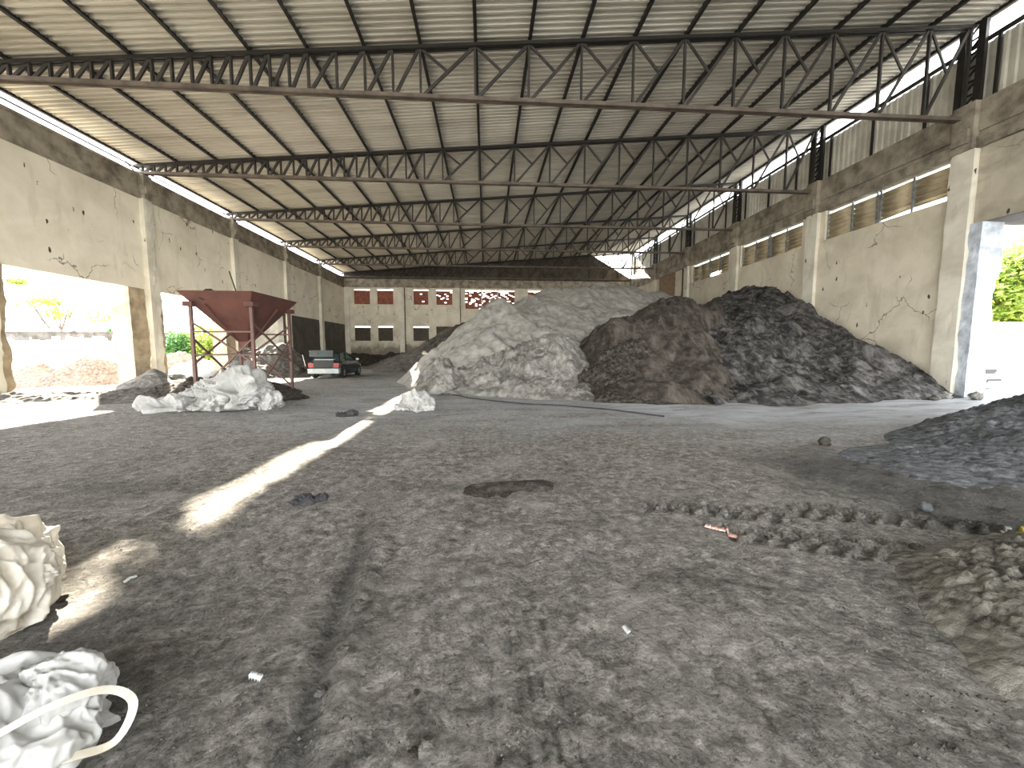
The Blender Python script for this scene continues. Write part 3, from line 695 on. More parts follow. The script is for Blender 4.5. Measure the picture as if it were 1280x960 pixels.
# D: heap at the back
D = PP([(480, 452, 31), (520, 436, 32), (545, 420, 33), (562, 410, 34), (585, 402, 34), (560, 440, 28), (530, 450, 27), (580, 430, 27), (600, 420, 29)]) + [(*fl(470, 462)[:2], 0), (*fl(520, 466)[:2], 0), (*fl(560, 468)[:2], 0), (-13, 34, -.2), (-8, 39, .4), (-3, 40, 2), (2, 38, 3), (3, 28, 2), (0, 22, -.2), (-8, 26, -.5), (-11, 38, 0), (3, 22, .3)]
heap('soil_heap', 'dark grey heap sloping up in front of the back wall windows', 'heap', D, M['backpile'], .1, .3, .8, 62, .05)
E_ = [(-13, 40.5, .9), (-10, 40.8, .8), (-7, 40.5, .9), (-14.5, 40, .9), (-5, 40, 1.2), (-14.5, 37.5, 0), (-11, 38.2, -.05), (-8, 38.4, -.05), (-5, 37.5, 0), (-14.5, 35, -.5), (-4, 35, -.5), (-14.6, 42, 1.0), (-4, 42, 1.2)]
heap('soil_heap', 'low black bank of soil along the foot of the back wall', 'heap', E_, M['rubble'], .12, .4, 1.0, 66, .05, xmin=XL + .02, ymax=YB - .14)
W_ = PP([(362, 434, 25), (345, 445, 24), (378, 450, 25)]) + [(*fl(352, 473)[:2], 0), (*fl(384, 471)[:2], 0), (*fl(330, 474)[:2], 0), (XL + .3, 25, 1.7), (XL + .2, 22, .2), (XL + .2, 29, .4), (-9.6, 26, -.4), (-10.4, 29, -.3), (-11.5, 20.5, -.6), (-13, 30.5, -.4)]
heap('soil_heap', 'brownish heap against the left wall behind the hopper', 'heap', W_, M['mound'], .07, .3, 1.2, 72, .05, xmin=XL + .21)

# mounds by the left openings
heap('soil_mound', 'dark mound at the foot of the thick left pillar', 'mound', [atY(u, v, y) for u, v, y in ((195, 464, 17.6), (180, 472, 16.8), (212, 473, 17.2))] + [(-15.6, 16.8, -.1), (-12, 16, -.2), (-12.0, 18.5, -.2), (-16, 19, -.2), (-14.5, 15.2, -.2), (-12.8, 15.2, -.2), (-15.8, 15.4, -.4)], M['mound'], .06, .25, 1.5, 81, cell=.05)
R_ = PP([(30, 491, 12.6), (80, 493, 12.8), (130, 492, 13.2), (180, 487, 13.6), (215, 484, 14.0)]) + [(-17.5, 12.4, .1), (-17.5, 10, -.2), (-14, 10.9, -.04), (-12.5, 11.2, -.04), (-10.6, 11.6, -.04), (-9.4, 12.2, -.1), (-9.0, 14.8, -.2), (-11.5, 15.5, -.15), (-14, 15, -.15), (-17.5, 15, -.2), (-8.8, 13, -.2)]
heap('soil_bank', 'long low bank of churned soil across the left open bay', 'bank', R_, M['mound'], .045, .32, 1.8, 91, .04, cell=.09)
H1 = PP([(215, 480, 13.8), (250, 474, 14.4), (280, 468, 14.8), (300, 470, 14.4), (230, 488, 13.0)]) + [(-12.5, 13.4, .1), (-12.5, 16.5, -.2), (-6.5, 13.4, -.1), (-6.6, 16, -.2), (-9, 17, -.2), (-10.5, 12, -.15), (-8, 11.6, -.1), (-6.5, 11.8, -.2), (-12.6, 11.8, -.3)]
heap('soil_mound', 'dark mound under the rusty hopper', 'mound', H1, M['rubble'], .05, .25, 1.6, 95, .03, cell=.08)
H2 = PP([(318, 478, 13.6), (308, 474, 13.8), (340, 488, 13.4), (360, 491, 13.2)]) + [(-8.9, 14.0, -.05), (-8.8, 12.5, -.2), (-6.3, 12.2, -.1), (-5.6, 13.2, -.1), (-6.2, 14.6, -.2), (-8, 15.3, -.2), (-7.5, 12.0, -.15), (-5.3, 14, -.3)]
heap('soil_mound', 'small dark mound around the right leg of the hopper', 'mound', H2, M['rubble'], .035, .18, 2.0, 98, .02, cell=.06)
# right-hand heaps near the camera
K1 = PP([(1290, 495, 6.0), (1240, 515, 6.1), (1200, 528, 6.1), (1164, 540, 6.0), (1110, 556, 5.8)])
K1 += [fl(u, v, z) for u, v, z in ((1090, 571, .05), (1110, 564, .09), (1140, 557, .13), (1165, 560, .14), (1115, 577, .05), (1150, 577, .09), (1200, 579, .13), (1250, 579, .17), (1200, 552, .17), (1260, 548, .30), (1300, 592, .12), (1230, 594, .07), (1320, 560, .3))]
K1 += [(*fl(1058, 574)[:2], -.04), (*fl(1110, 592)[:2], -.03), (*fl(1180, 608)[:2], -.03), (*fl(1280, 622)[:2], -.02), (8.0, 7.5, -.2), (6.5, 6.9, -.25), (9.6, 7.8, -.15), (12.0, 6.6, 1.0), (14, 7.6, .9), (11.5, 9.0, -.3), (13, 6, .8), (9, 4.6, .35), (7.4, 3.9, .0), (5.3, 6.4, -.3), (5, 5, -.3), (9, 3.2, -.3), (13, 9.6, -.5), (13, 3.2, -.4)]
heap('soil_heap', 'dark grey soil heap, tinted blue for lens haze, at the right edge near the doorway', 'heap', K1, M['haze_soil'], .035, .22, 1.3, 103, .03, cell=.08, cf=7)
K2 = [fl(u, v, z) for u, v, z in ((1170, 718, .08), (1210, 708, .15), (1260, 698, .20), (1200, 748, .10), (1250, 760, .15), (1300, 740, .25), (1275, 800, .12), (1235, 790, .07), (1180, 695, .10), (1230, 690, .16), (1310, 690, .24))]
K2 += [(*fl(u, v)[:2], -.06) for u, v in ((1100, 694), (1125, 735), (1152, 775), (1195, 820), (1250, 870), (1140, 672), (1200, 662), (1270, 655), (1330, 655))] + [(5.4, 3.2, -.1), (5.6, 1.6, -.1), (4.6, 2.2, .25), (3.8, 1.2, -.1), (2.8, 3.4, -.3), (2.3, 1.3, -.3), (5.4, 1.0, -.3)]
heap('rubble_heap', 'pale crumbly soil heap at the right edge near the camera', 'heap', K2, M['greysoil'], .014, .07, 3.4, 113, .01, cell=.09, cf=11)
K3 = [(.10, 4.42, .03), (.25, 4.4, .05), (.45, 4.36, .05), (.65, 4.33, .035), (-.2, 4.5, -.02), (.85, 4.3, -.02), (.3, 4.58, -.02), (.35, 4.18, -.02), (-.3, 4.2, -.05), (1, 4.6, -.05), (-.3, 4.7, -.05), (1, 4.1, -.05)]
heap('soil_mound', 'small dark spill of black soil in the middle of the floor', 'mound', K3, M['rubble'], .012, .03, 9, 123, 0, cell=.03)

# clods and stones
def stone(name, label, cat, u, v, r, mat, seed, grp=None, sq=.75):
    x, y, _ = fl(u, v); n = 18; rings = []; mb = MB()
    z0 = float(floor_z(np.array(x), np.array(y)))
    for i in range(n + 1):
        th = PI * i / n; rg = []
        for k in range(24):
            ph = 2 * PI * k / 24; d = Vector((math.sin(th) * math.cos(ph), math.sin(th) * math.sin(ph), math.cos(th)))
            k1 = 1 + .5 * float(fbm(np.array(d.x * 1.7 + seed), np.array(d.y * 1.7 + d.z * 2.3), 4, seed))
            rg.append((x + d.x * r * k1, y + d.y * r * k1, z0 + r * sq * .85 + d.z * r * sq * k1))
        rings.append(rg)
    o = mb.loft(rings, cap=False).build(name, mat, None, True)
    return tag(o, label, cat, grp)
G_ = 'loose stones and clods on the floor'
stone('soil_clod', 'round black clod on the pale floor left of the haze-tinted heap', 'clod', 1030, 558, .085, M['rubble'], 1, G_, .9)
stone('soil_clod', 'dark clod beside the tyre tread prints at right', 'clod', 1156, 638, .055, M['haze_soil'], 2, G_, .9)
stone('soil_clod', 'flat dark clod at the end of the nearest tread print', 'clod', 1146, 688, .06, M['rubble'], 3, G_)
stone('stone', 'grey stone at the bottom edge of the photo, larger of the pair', 'stone', 533, 946, .036, M['mound'], 4, G_)
stone('stone', 'dark stone at the bottom edge of the photo, smaller of the pair', 'stone', 517, 953, .026, M['rubble'], 5, G_)
stone('stone', 'pale squarish stone lying on the churned ridge', 'stone', 428, 833, .034, M['mound'], 6, G_)
stone('stone', 'round stone at the left of the churned ridge', 'stone', 402, 868, .026, M['mound'], 7, G_)
stone('stone', 'pale stone on the upper part of the churned ridge', 'stone', 449, 768, .042, M['mound'], 8, G_)
stone('stone', 'small dark stone lying in the sunlit patch at left', 'stone', 76, 748, .03, M['rubble'], 9, G_)
stone('stone', 'lone small dark stone left of centre near the bottom', 'stone', 521, 871, .014, M['rubble'], 10, G_)
for k, (u, v, r) in enumerate(((1196, 494, .22), (1207, 496, .15), (1220, 499, .17), (1180, 498, .16), (1168, 501, .12))):
    stone('rubble_stone', ['largest grey rubble lump at the foot of the doorway pillar', 'small rubble lump just right of the doorway pillar foot', 'pale rubble lump on the doorway threshold', 'rubble lump left of the doorway pillar foot', 'smallest rubble lump by the edge of the black ash heap'][k], 'stone', u, v, r, M['lump'], 20 + k, 'rubble by the doorway')
rnd = random.Random(12)
gr = MB()
for _ in range(1500):      # loose grit and crumbs scattered over the near floor
    u = rnd.uniform(120, 1270); v = rnd.uniform(600, 958); x, y, _z = fl(u, v); r = rnd.uniform(.003, .010) * (1.6 if u > 1050 else 1)
    z = float(floor_z(np.array(x), np.array(y))) + r * .4
    a = [(x + r * rnd.uniform(.6, 1.3) * math.cos(t), y + r * rnd.uniform(.6, 1.3) * math.sin(t), z - r * .6) for t in (0, 1.6, 3.1, 4.7)]
    gr.add(a + [(x, y, z + r * rnd.uniform(.4, .9))], [(0,1,4), (1,2,4), (2,3,4), (3,0,4)])
tag(gr.build('grit', M['mound']), 'loose grit and crumbs of soil scattered over the near floor', 'grit', None, 'stuff')

# scraps on the floor
def gz(x, y): return float(floor_z(np.array(x), np.array(y)))
def ribbon(name, label, cat, pts, w, mat, th=.006, z0=.012, wob=.012, seed=0):
    mb = MB(); rings = []; n = 24; r = random.Random(seed)
    for i in range(n + 1):
        t = i / n * (len(pts) - 1); k = min(int(t), len(pts) - 2); f = t - k
        x = pts[k][0] * (1-f) + pts[k+1][0] * f; y = pts[k][1] * (1-f) + pts[k+1][1] * f
        dx, dy = pts[k+1][0]-pts[k][0], pts[k+1][1]-pts[k][1]; l = math.hypot(dx, dy); nx_, ny_ = -dy/l, dx/l
        z = gz(x, y) + z0 + wob * abs(math.sin(i * 1.3 + seed)); ww = w * (.8 + .4 * r.random()) / 2
        rings.append([(x-nx_*ww, y-ny_*ww, z), (x+nx_*ww, y+ny_*ww, z + .008), (x+nx_*ww, y+ny_*ww, z + .008 + th), (x-nx_*ww, y-ny_*ww, z + th)])
    return tag(mb.loft(rings).build(name, mat, None, True), label, cat)
ribbon('plastic_strip', 'torn red and white plastic strip lying on the floor', 'strip', [fl(881, 659)[:2], fl(900, 664)[:2], fl(927, 670)[:2]], .055, M['redstrip'], seed=3)
ribbon('wire', 'thin pale bent wire near the sunlit patch', 'wire', [fl(155, 727)[:2], fl(163, 722)[:2], fl(171, 719)[:2]], .012, M['paper'], seed=4)
ribbon('plastic_scrap', 'small yellow scrap at the right edge of the photo', 'scrap', [fl(1274, 664)[:2], fl(1284, 664)[:2]], .06, M['yellow'], seed=5, wob=.03)
ribbon('plastic_scrap', 'small pale scrap beside the yellow one at right', 'scrap', [fl(1252, 662)[:2], fl(1263, 663)[:2]], .03, M['paper'], seed=6)
ribbon('plastic_scrap', 'tiny white scrap on the floor near bottom left', 'scrap', [fl(314, 857)[:2], fl(328, 861)[:2]], .02, M['paper'], seed=8, wob=.02)
ribbon('plastic_scrap', 'pale folded scrap right of centre in the near floor', 'scrap', [fl(779, 792)[:2], fl(786, 800)[:2]], .02, M['paper'], seed=9, wob=.02)
cb = MB(); cb.tube([(*fl(u, v)[:2], .03) for u, v in ((345, 506), (360, 501), (374, 498))], .025, 8); tag(cb.build('pipe', M['hose']), 'short dark pipe on the floor right of the white sacks', 'pipe')
cb = MB(); cb.tube([(fl(u, v)[0], fl(u, v)[1], .03) for u, v in ((560, 493), (590, 499), (625, 503), (655, 506), (700, 508), (760, 513), (830, 522))], .02, 6); tag(cb.build('cable', M['hose']), 'thin dark cable trailing across the floor before the sand heaps', 'cable')
pw = MB(); a = fl(10, 507); c2 = fl(28, 506); pw.bar((a[0], a[1], .05), (c2[0], c2[1], .06), .06, .03)
tag(pw.build('timber_offcut', M['paper']), 'pale stick lying on the dark bank at far left', 'stick')

# ------------------------------------------------------------------ crumpled sacks
def n3(P_, f, sd):
    x, y, z = P_[...,0]*f + sd*1.7, P_[...,1]*f - sd*2.3, P_[...,2]*f + sd*.9
    return (pn(x + z*.31, y - z*.23, sd) + pn(y + x*.27, z + x*.21, sd + 1) + pn(z - y*.29, x + y*.33, sd + 2)) * .9
def crumple(center, rad, seed, rot=0, nfold=11, amp=.2, res=110, flat=.35, warp=.35):
    th = np.linspace(0, PI, res); ph = np.linspace(0, 2*PI, res * 2, endpoint=False)
    T, Pm = np.meshgrid(th, ph, indexing='ij')
    D = np.stack([np.sin(T)*np.cos(Pm), np.sin(T)*np.sin(Pm), np.cos(T)], -1)
    D = np.stack([D[...,2], D[...,0], D[...,1]], -1)          # pole laid sideways
    rd = np.array(rad); mr = float(rd.mean()); P0 = D * rd; Nn = D / rd; Nn = Nn / np.linalg.norm(Nn, axis=-1, keepdims=True)
    Q0 = P0 / mr; Wp = Q0 + warp * np.stack([n3(Q0, 1.6, seed), n3(Q0, 1.6, seed + 7), n3(Q0, 1.6, seed + 13)], -1)
    dsp = 1.8 * n3(Q0, 1.3, seed + 3)
    for k, (f, a) in enumerate(((1.7, 1.0), (3.1, .60), (5.6, .34), (10.5, .17))):
        dsp = dsp + a * (.35 - 1.9 * np.abs(n3(Wp, f, seed * 3 + 5 * k)))
    V = P0 + Nn * (amp * .8 * mr * dsp)[..., None]
    zb = -rad[2] * flat; V[..., 2] = np.where(V[..., 2] < zb, zb + (V[..., 2] - zb) * .08, V[..., 2]) - zb
    c, s = math.cos(rot), math.sin(rot); V = np.stack([V[...,0]*c - V[...,1]*s, V[...,0]*s + V[...,1]*c, V[...,2]], -1)
    nr, nc = T.shape; idx = np.arange(nr*nc).reshape(nr, nc)
    Q = np.stack([idx[:-1], idx[1:], np.roll(idx, -1, 1)[1:], np.roll(idx, -1, 1)[:-1]], -1).reshape(-1, 4)
    return V.reshape(-1, 3), Q
def sack(name, label, loc, rad, seed, rot=0, mat=None, grp=None, **k):
    V, Q = crumple(loc, rad, seed, rot, **k); o = npmesh(name, V, Q, mat or M['bag']); o.location = loc
    return tag(o, label, 'sack', grp)
gp = 'white sacks dumped by the hopper'
def L2(u, v, y): return atY(u, v, y)
for (lab_, loc, rad, sd, rot) in (
    ('leftmost flattened white sack of the dump by the hopper', (-8.25, 10.75, 0), (.75, .5, .34), 1, .2),
    ('crumpled white sack spread low in the left of the dump', (-7.75, 10.95, .05), (.8, .6, .5), 2, .5),
    ('tall crumpled white sack in the middle of the dump', (-7.2, 11.1, .05), (.7, .6, .72), 3, 1.2),
    ('bulky grey-white sack right of the middle of the dump', (-6.65, 10.95, .05), (.75, .6, .66), 4, 2.0),
    ('rightmost crumpled white sack sloping to the floor', (-6.2, 10.9, 0), (.62, .5, .38), 5, .1),
    ('crumpled white sack at the front of the dump', (-7.05, 10.62, 0), (.7, .42, .36), 6, .4),
    ('small white sack on top of the left part of the dump', (-7.7, 11.2, .35), (.5, .4, .32), 7, .9)):
    sack('woven_sack', lab_, loc, rad, sd, rot, M['bag'], gp, amp=.42, nfold=14, flat=.3)
x, y, _ = fl(517, 513)
o = sack('woven_sack', 'lone crumpled white sack in the middle distance beside the sun strip', (x, y + .15, 0), (.52, .42, .26), 11, .3, M['bag'], amp=.42, nfold=13)
for k, (u, v, r, lb) in enumerate(((435, 521, (.26, .16, .10), 'black crumpled rag beside the sun strip'), (384, 627, (.19, .09, .05), 'flat dark rag on the floor left of centre'))):
    x, y, _ = fl(u, v); V, Q = crumple(None, r, 31 + k, .2, amp=.35, res=60); o = npmesh('rag', V, Q, M['cloth']); o.location = (x, y, gz(x, y) - .01); tag(o, lb, 'rag', 'dark rags on the floor')
# two big bags at the lower left
b1 = thing('bulk_bag', 'crumpled soiled white bulk bag at the left edge, in front of the sunlit patch', 'bulk bag', (-3.2, 2.38, 0), 'bulk bags at the lower left')
V, Q = crumple(None, (.42, .42, .36), 41, .5, nfold=15, amp=.32, res=200, flat=.35); npmesh('bag_body', V, Q, M['bag_warm'], parent=b1)
V, Q = crumple(None, (.16, .10, .10), 43, .5, nfold=9, amp=.3, res=50); V = V + np.array([.40, .03, .17]); npmesh('bag_corner', V, Q, M['bag_warm'], parent=b1)
b2 = thing('bulk_bag', 'crumpled white bulk bag with lifting loop in the bottom left corner', 'bulk bag', (-1.95, 1.44, 0), 'bulk bags at the lower left')
V, Q = crumple(None, (.44, .36, .22), 47, .2, nfold=15, amp=.25, res=200, flat=.4); npmesh('bag_body', V, Q, M['bag'], parent=b2)
V, Q = crumple(None, (.14, .16, .13), 49, .9, nfold=8, amp=.22, res=90, flat=.8); V = V + np.array([.20, .14, .10]); npmesh('bag_corner', V, Q, M['bag'], parent=b2)
def strap(pts, w, name, parent, mat):
    base = parent.location; pts = [Vector(p) for p in pts]; mb = MB(); rings = []; n = 40
    def cr(t):
        k = min(int(t), len(pts)-2); f = t - k; p0 = pts[max(k-1,0)]; p1 = pts[k]; p2 = pts[k+1]; p3 = pts[min(k+2,len(pts)-1)]
        return .5 * ((2*p1) + (p2-p0)*f + (2*p0-5*p1+4*p2-p3)*f*f + (3*p1-p0-3*p2+p3)*f**3)
    for i in range(n + 1):
        t = i / n * (len(pts)-1); p = cr(t); q_ = cr(min(t + .02, len(pts)-1.0001)); p_ = cr(max(t - .02, 0)); d = (q_-p_).normalized()
        side = d.cross(Vector((.35, -.3, .9))).normalized() * w / 2; up_ = side.cross(d).normalized() * .0022
        rings.append([p-side-up_, p+side-up_, p+side+up_, p-side+up_])
    mb.loft(rings).build(name, mat, parent, False)
# ends of the loop rest in the folds of the bag, the bow arches out over the floor
strap([(-1.78, 1.26, .24), (-1.62, 1.40, .29), (-1.50, 1.50, .27), (-1.42, 1.52, .19), (-1.44, 1.46, .09), (-1.53, 1.40, .10), (-1.62, 1.36, .12)], .028, 'lifting_loop', b2, M['strap'])
strap([(-1.95, 1.32, .30), (-1.80, 1.30, .34), (-1.62, 1.22, .25), (-1.50, 1.16, .12)], .022, 'seam_strap', b2, M['strap'])

# ------------------------------------------------------------------ hopper
hx0, hx1, hy0, hy1, hz = -9.36, -7.15, 12.5, 15.35, 3.38
hcx, hcy = (hx0 + hx1) / 2, (hy0 + hy1) / 2
hp = thing('hopper', 'rusty red pyramid hopper on four braced legs by the left openings', 'hopper', (hcx, hcy, 0))
sk = MB()
def ring(cx, cy, hx, hy, z): return [(cx-hx, cy-hy, z), (cx+hx, cy-hy, z), (cx+hx, cy+hy, z), (cx-hx, cy+hy, z)]
hw, hh_ = (hx1-hx0)/2, (hy1-hy0)/2
def rect_shell(levels, th=.02):
    mb = MB(); out = [ring(hcx, hcy, a, b_, z) for a, b_, z in levels]; inn = [ring(hcx, hcy, a - th, b_ - th, z) for a, b_, z in levels][::-1]
    mb.loft(out + inn, cap=False); n = len(out) + len(inn)
    return mb
rect_shell([(.16, .16, 1.86), (hw * .80, hh_ * .80, 3.02)]).build('cone', M['rust'], hp)
rect_shell([(hw * .80, hh_ * .80, 3.02), (hw, hh_, 3.38)]).build('rim', M['rust'], hp)
rect_shell([(.16, .16, 1.66), (.16, .16, 1.86)]).build('outlet', M['rust'], hp)
for (sx, sy) in ((0, -1), (1, 0), (0, 1), (-1, 0)):
    if sy: p, q = (hcx - .15, hcy + sy * (.17 + .03), 1.9), (hcx - .15 - hw * .3, hcy + sy * (hh_ * .8 + .03), 3.0)
    else: p, q = (hcx + sx * (.17 + .03), hcy + .1, 1.9), (hcx + sx * (hw * .8 + .03), hcy + hh_ * .25, 3.0)
    MB().bar(p, q, .05, .06).build('stiffener', M['rust'], hp)
lx, ly = hw * .80 - .02, hh_ * .80 - .02
legs = {(sx, sy): (hcx + sx * (lx + .04), hcy + sy * (ly + .04)) for sx in (-1, 1) for sy in (-1, 1)}
for (sx, sy), (x, y) in legs.items():
    lg = MB().bar((x, y, -.05), (x, y, 3.05), .085, .085).build('leg', M['rustleg'], hp)
    MB().box(x - .14, x + .14, y - .14, y + .14, 2.93, 3.07).build('bracket', M['rust'], lg)
def lk(a, b_, z0, z1, w=.05, nm='brace'):
    (x0, y0), (x1, y1) = legs[a], legs[b_]; MB().bar((x0, y0, z0), (x1, y1, z1), w, w).build(nm, M['rustleg'], hp)
for a, b_ in (((-1,-1),(1,-1)), ((1,-1),(1,1)), ((1,1),(-1,1)), ((-1,1),(-1,-1))):
    lk(a, b_, 1.42, 1.42, .04, 'crossbar')
    if a in ((-1,-1), (1,1)): lk(a, b_, 2.15, 2.15, .05, 'crossbar')
    lk(a, b_, .2, 1.95); lk(a, b_, 2.45, 1.15)
MB().bar((hcx - .2, hcy + .5, 2.4), (hcx - .78, hcy + .6, 4.35), .03).build('rod', M['steel'], hp)
o = sack('soil_lump', 'dark soil left in the hopper, showing above its rim', (hcx - .55, hcy - .75, 3.12), (.42, .45, .26), 77, 0, M['rubble'], amp=.2, nfold=6); o['category'] = 'soil'

# ------------------------------------------------------------------ cars
def car(name, label, loc, rotz, paint, bumper, suv=False, hatch=False):
    t = thing(name, label, 'car', (0, 0, 0))
    W_, Lh, Hh = .84, 2.05, 1.44
    if suv: W_, Lh, Hh = .93, 2.25, 1.62
    def part(mb, nm, mt, sm=False, par=None): return mb.build(nm, mt, par or t, sm)
    # lower body: stations (y, half width, z bottom, z shoulder)
    st = [(-Lh, .70, .42, .86), (-Lh + .08, .78, .30, .93), (-Lh + .5, W_, .24, .97), (-.6, W_, .2, .95), (.4, W_, .2, .94), (1.0, W_, .22, .92), (Lh - .45, W_ - .03, .24, .82), (Lh - .1, .74, .3, .70), (Lh, .62, .38, .6)]
    k = Hh / 1.44
    rings = []
    for y, w, z0, z1 in st:
        z0 *= k; z1 *= k
        rings.append([(-w * .92, y, z0), (-w, y, z0 + .1), (-w, y, (z0+z1)/2), (-w * .97, y, z1 - .06), (-w * .86, y, z1), (-w*.4, y, z1 + .035), (w*.4, y, z1 + .035), (w * .86, y, z1), (w * .97, y, z1 - .06), (w, y, (z0+z1)/2), (w, y, z0 + .1), (w * .92, y, z0)])
    bd = MB().loft(rings); part(bd, 'body', paint, True)
    # greenhouse
    zs = .93 * k; zr = Hh - .02
    gh = [(-Lh + (.30 if hatch or suv else .55), .72, zs, zs + .01), (-Lh + .62, .70, zs, zr - .06), (-.5, .68, zs, zr), (.1, .67, zs, zr - .02), (.35, .67, zs, zr - .10), (1.05, .72, zs - .04, zs + .0)]
    rings = [[(-w, y, z0), (-w * (.84 if z1 - z0 > .1 else 1), y, z1), (0, y, z1 + .02), (w * (.84 if z1 - z0 > .1 else 1), y, z1), (w, y, z0)] for y, w, z0, z1 in gh]
    part(MB().loft(rings), 'window_glass', M['glass'])
    rf = [[(-w * .83, y, z1 - .01), (-w * .8, y, z1 + .025), (0, y, z1 + .045), (w * .8, y, z1 + .025), (w * .83, y, z1 - .01)] for y, w, z0, z1 in gh[1:5]]
    part(MB().loft(rf), 'roof', paint, True)
    for s in (-1, 1):
        pm = MB()
        for (y0, w0, za, y1, w1, zb_) in ((-.55, .70, zs, -.5, .575, zr), (.95, .72, zs, .33, .565, zr - .09), (-Lh + .35, .72, zs, -Lh + .64, .59, zr - .06)):
            pm.bar((s * (w0 + .005), y0, za), (s * (w1 + .01), y1, zb_), .06, .05)
        part(pm, 'pillar', paint)
        for yw in (-Lh + .72, Lh - .75):
            wz = .31 * (1.12 if suv else 1)
            wh = MB(); n = 28
            prof = [(wz * .62, -.10), (wz * .96, -.10), (wz, -.06), (wz, .06), (wz * .96, .10), (wz * .62, .10)]
            rg = [[(s * (W_ - .09) + dx, yw + r * math.cos(2*PI*j/n), wz + r * math.sin(2*PI*j/n)) for j in range(n)] for r, dx in prof]
            w_ = part(wh.loft(rg, cap=False), 'wheel', M['tyre'], True)
            rm = MB(); rm.tube([(s * (W_ - .09) - .07, yw, wz), (s * (W_ - .09) + .07, yw, wz)], wz * .62, 20)
            for j in range(5):
                a = 2*PI*j/5; rm.bar((s * (W_ - .01), yw, wz), (s * (W_ - .01), yw + wz*.55*math.cos(a), wz + wz*.55*math.sin(a)), .05, .03)
            part(rm, 'rim', M['rim'], False, w_)
        mm = MB(); c0 = Vector((s * (W_ + .09), .72, zs + .08)); rg = []
        for j in range(7):
            a = PI * j / 6; rg.append([(c0.x + .10 * math.sin(a) * math.cos(q), c0.y + .05 * math.sin(a) * math.sin(q), c0.z + .07 * -math.cos(a)) for q in [2*PI*z/10 for z in range(10)]])
        part(mm.loft(rg, cap=False), 'mirror', M['white_lamp'] if not suv else paint, True)
        part(MB().box(min(s*.52, s*.79), max(s*.52, s*.79), -Lh - .015, -Lh + .25, .62*k, .86*k), 'tail_light', M['red_lamp'])
        part(MB().box(min(s*.42, s*.74), max(s*.42, s*.74), Lh - .3, Lh - .02 + (.05 if suv else 0), .56*k, .68*k), 'headlight', M['alu'] if suv else M['white_lamp'])
    part(MB().box(-.80, .80, -Lh - .09, -Lh + .2, .30*k, .56*k), 'rear_bumper', bumper)
    part(MB().box(-.26, .26, -Lh - .11, -Lh - .08, .42*k, .54*k), 'plate', M['plate'])
    part(MB().box(-.78, .78, Lh - .25, Lh + .05, .26*k, .46*k), 'front_bumper', bumper)
    part(MB().box(-.36, .36, Lh - .1, Lh + .03, .50*k, .68*k), 'grille', M['black'])
    part(MB().box(-.70, .70, Lh - .1, Lh + .065, .22*k, .30*k), 'lower_intake', M['black'])
    if hatch:
        part(MB().box(-.52, .52, -Lh - .02, -Lh + .3, .62*k, 1.02*k), 'boot_shade_block', M['black'])  # solid dark block stands in for the shaded boot interior
        tg = MB(); hy = -Lh + .62; hz_ = Hh - .04
        def gp_(x, d, o): return (x, hy - d * math.cos(.12), hz_ + d * math.sin(.12) + o)
        rg = [[gp_(-.60, d, -.02), gp_(.60, d, -.02), gp_(.60, d, .03), gp_(-.60, d, .03)] for d in (0, .2)]
        for a_, b_ in ((-.62, -.52), (.52, .62)): tg.loft([[gp_(a_, d, -.02), gp_(b_, d, -.02), gp_(b_, d, .03), gp_(a_, d, .03)] for d in (0, .45, .8)])
        tg.loft([[gp_(-.62, d, -.05), gp_(.62, d, -.05), gp_(.62, d, .04), gp_(-.62, d, .04)] for d in (.55, .85)])
        tg.loft([[gp_(-.62, .83, .04), gp_(.62, .83, .04), gp_(.60, .86, -.30), gp_(-.60, .86, -.30)], [gp_(-.62, .87, .04), gp_(.62, .87, .04), gp_(.60, .90, -.30), gp_(-.60, .90, -.30)]])
        g_ = part(tg, 'tailgate', paint)
        part(MB().loft([[gp_(-.52, d, .0), gp_(.52, d, .0), gp_(.52, d, .012), gp_(-.52, d, .012)] for d in (.05, .55)]), 'tailgate_glass', M['plate'], False, g_)
        part(MB().box(-.5, .5, -Lh + .12, -Lh + .5, 1.02*k, 1.06*k), 'parcel_shelf', M['silver'])
        part(MB().tube([(-.98, -Lh + .1, .7), (-1.08, -Lh + .05, 1.3)], .02, 6), 'pole', M['paper'])
    t.location = loc; t.rotation_euler = (0, 0, rotz); return t
ca = fl(383, 474); cb_ = fl(421, 474)
car('car', 'dark hatchback with open boot parked near the left wall', ((ca[0] + cb_[0]) / 2 + .05, ca[1] + 2.1, 0), .02, M['paint_green'], M['silver'], hatch=True)
wc = fl(1226, 483)
car('car', 'white car outside beyond the right doorway', (wc[0] + .1, wc[1] + 2.3, -.02), PI + .12, M['paint_white'], M['paint_white'], suv=True)

# ------------------------------------------------------------------ outside
ow = MB(); ow.box(-34, -18.9, 21.4, 21.7, -.2, 2.45); o = thing('yard_wall', 'whitewashed yard wall with mouldy top beyond the left opening', 'wall', (-26, 21.5, 0))
ow.build('wall_face', M['whitewall'], o); q = MB(); rr = random.Random(4)
x = -34
while x < -18.9:
    w = rr.uniform(.12, .4); q.box(x, min(x + w, -18.9), 21.38, 21.42, 2.45 - rr.uniform(.15, .42), 2.46); x += w
q.box(-34, -18.88, 21.36, 21.74, 2.44, 2.52); q.build('coping', M['wallstain'], o)
ow = MB(); ow.box(-23.4, XL - WT, 38, 38.3, -.2, 6.2); tag(ow.build('blockwork_wall', M['block']), 'grey blockwork wall seen through the opening right of the hopper', 'wall')
ow = MB(); ow.box(26, 90, 34, 34.4, -.2, 4.2); tag(ow.build('yard_wall', M['whitewall']), 'sunlit white yard wall beyond the right doorway', 'wall')
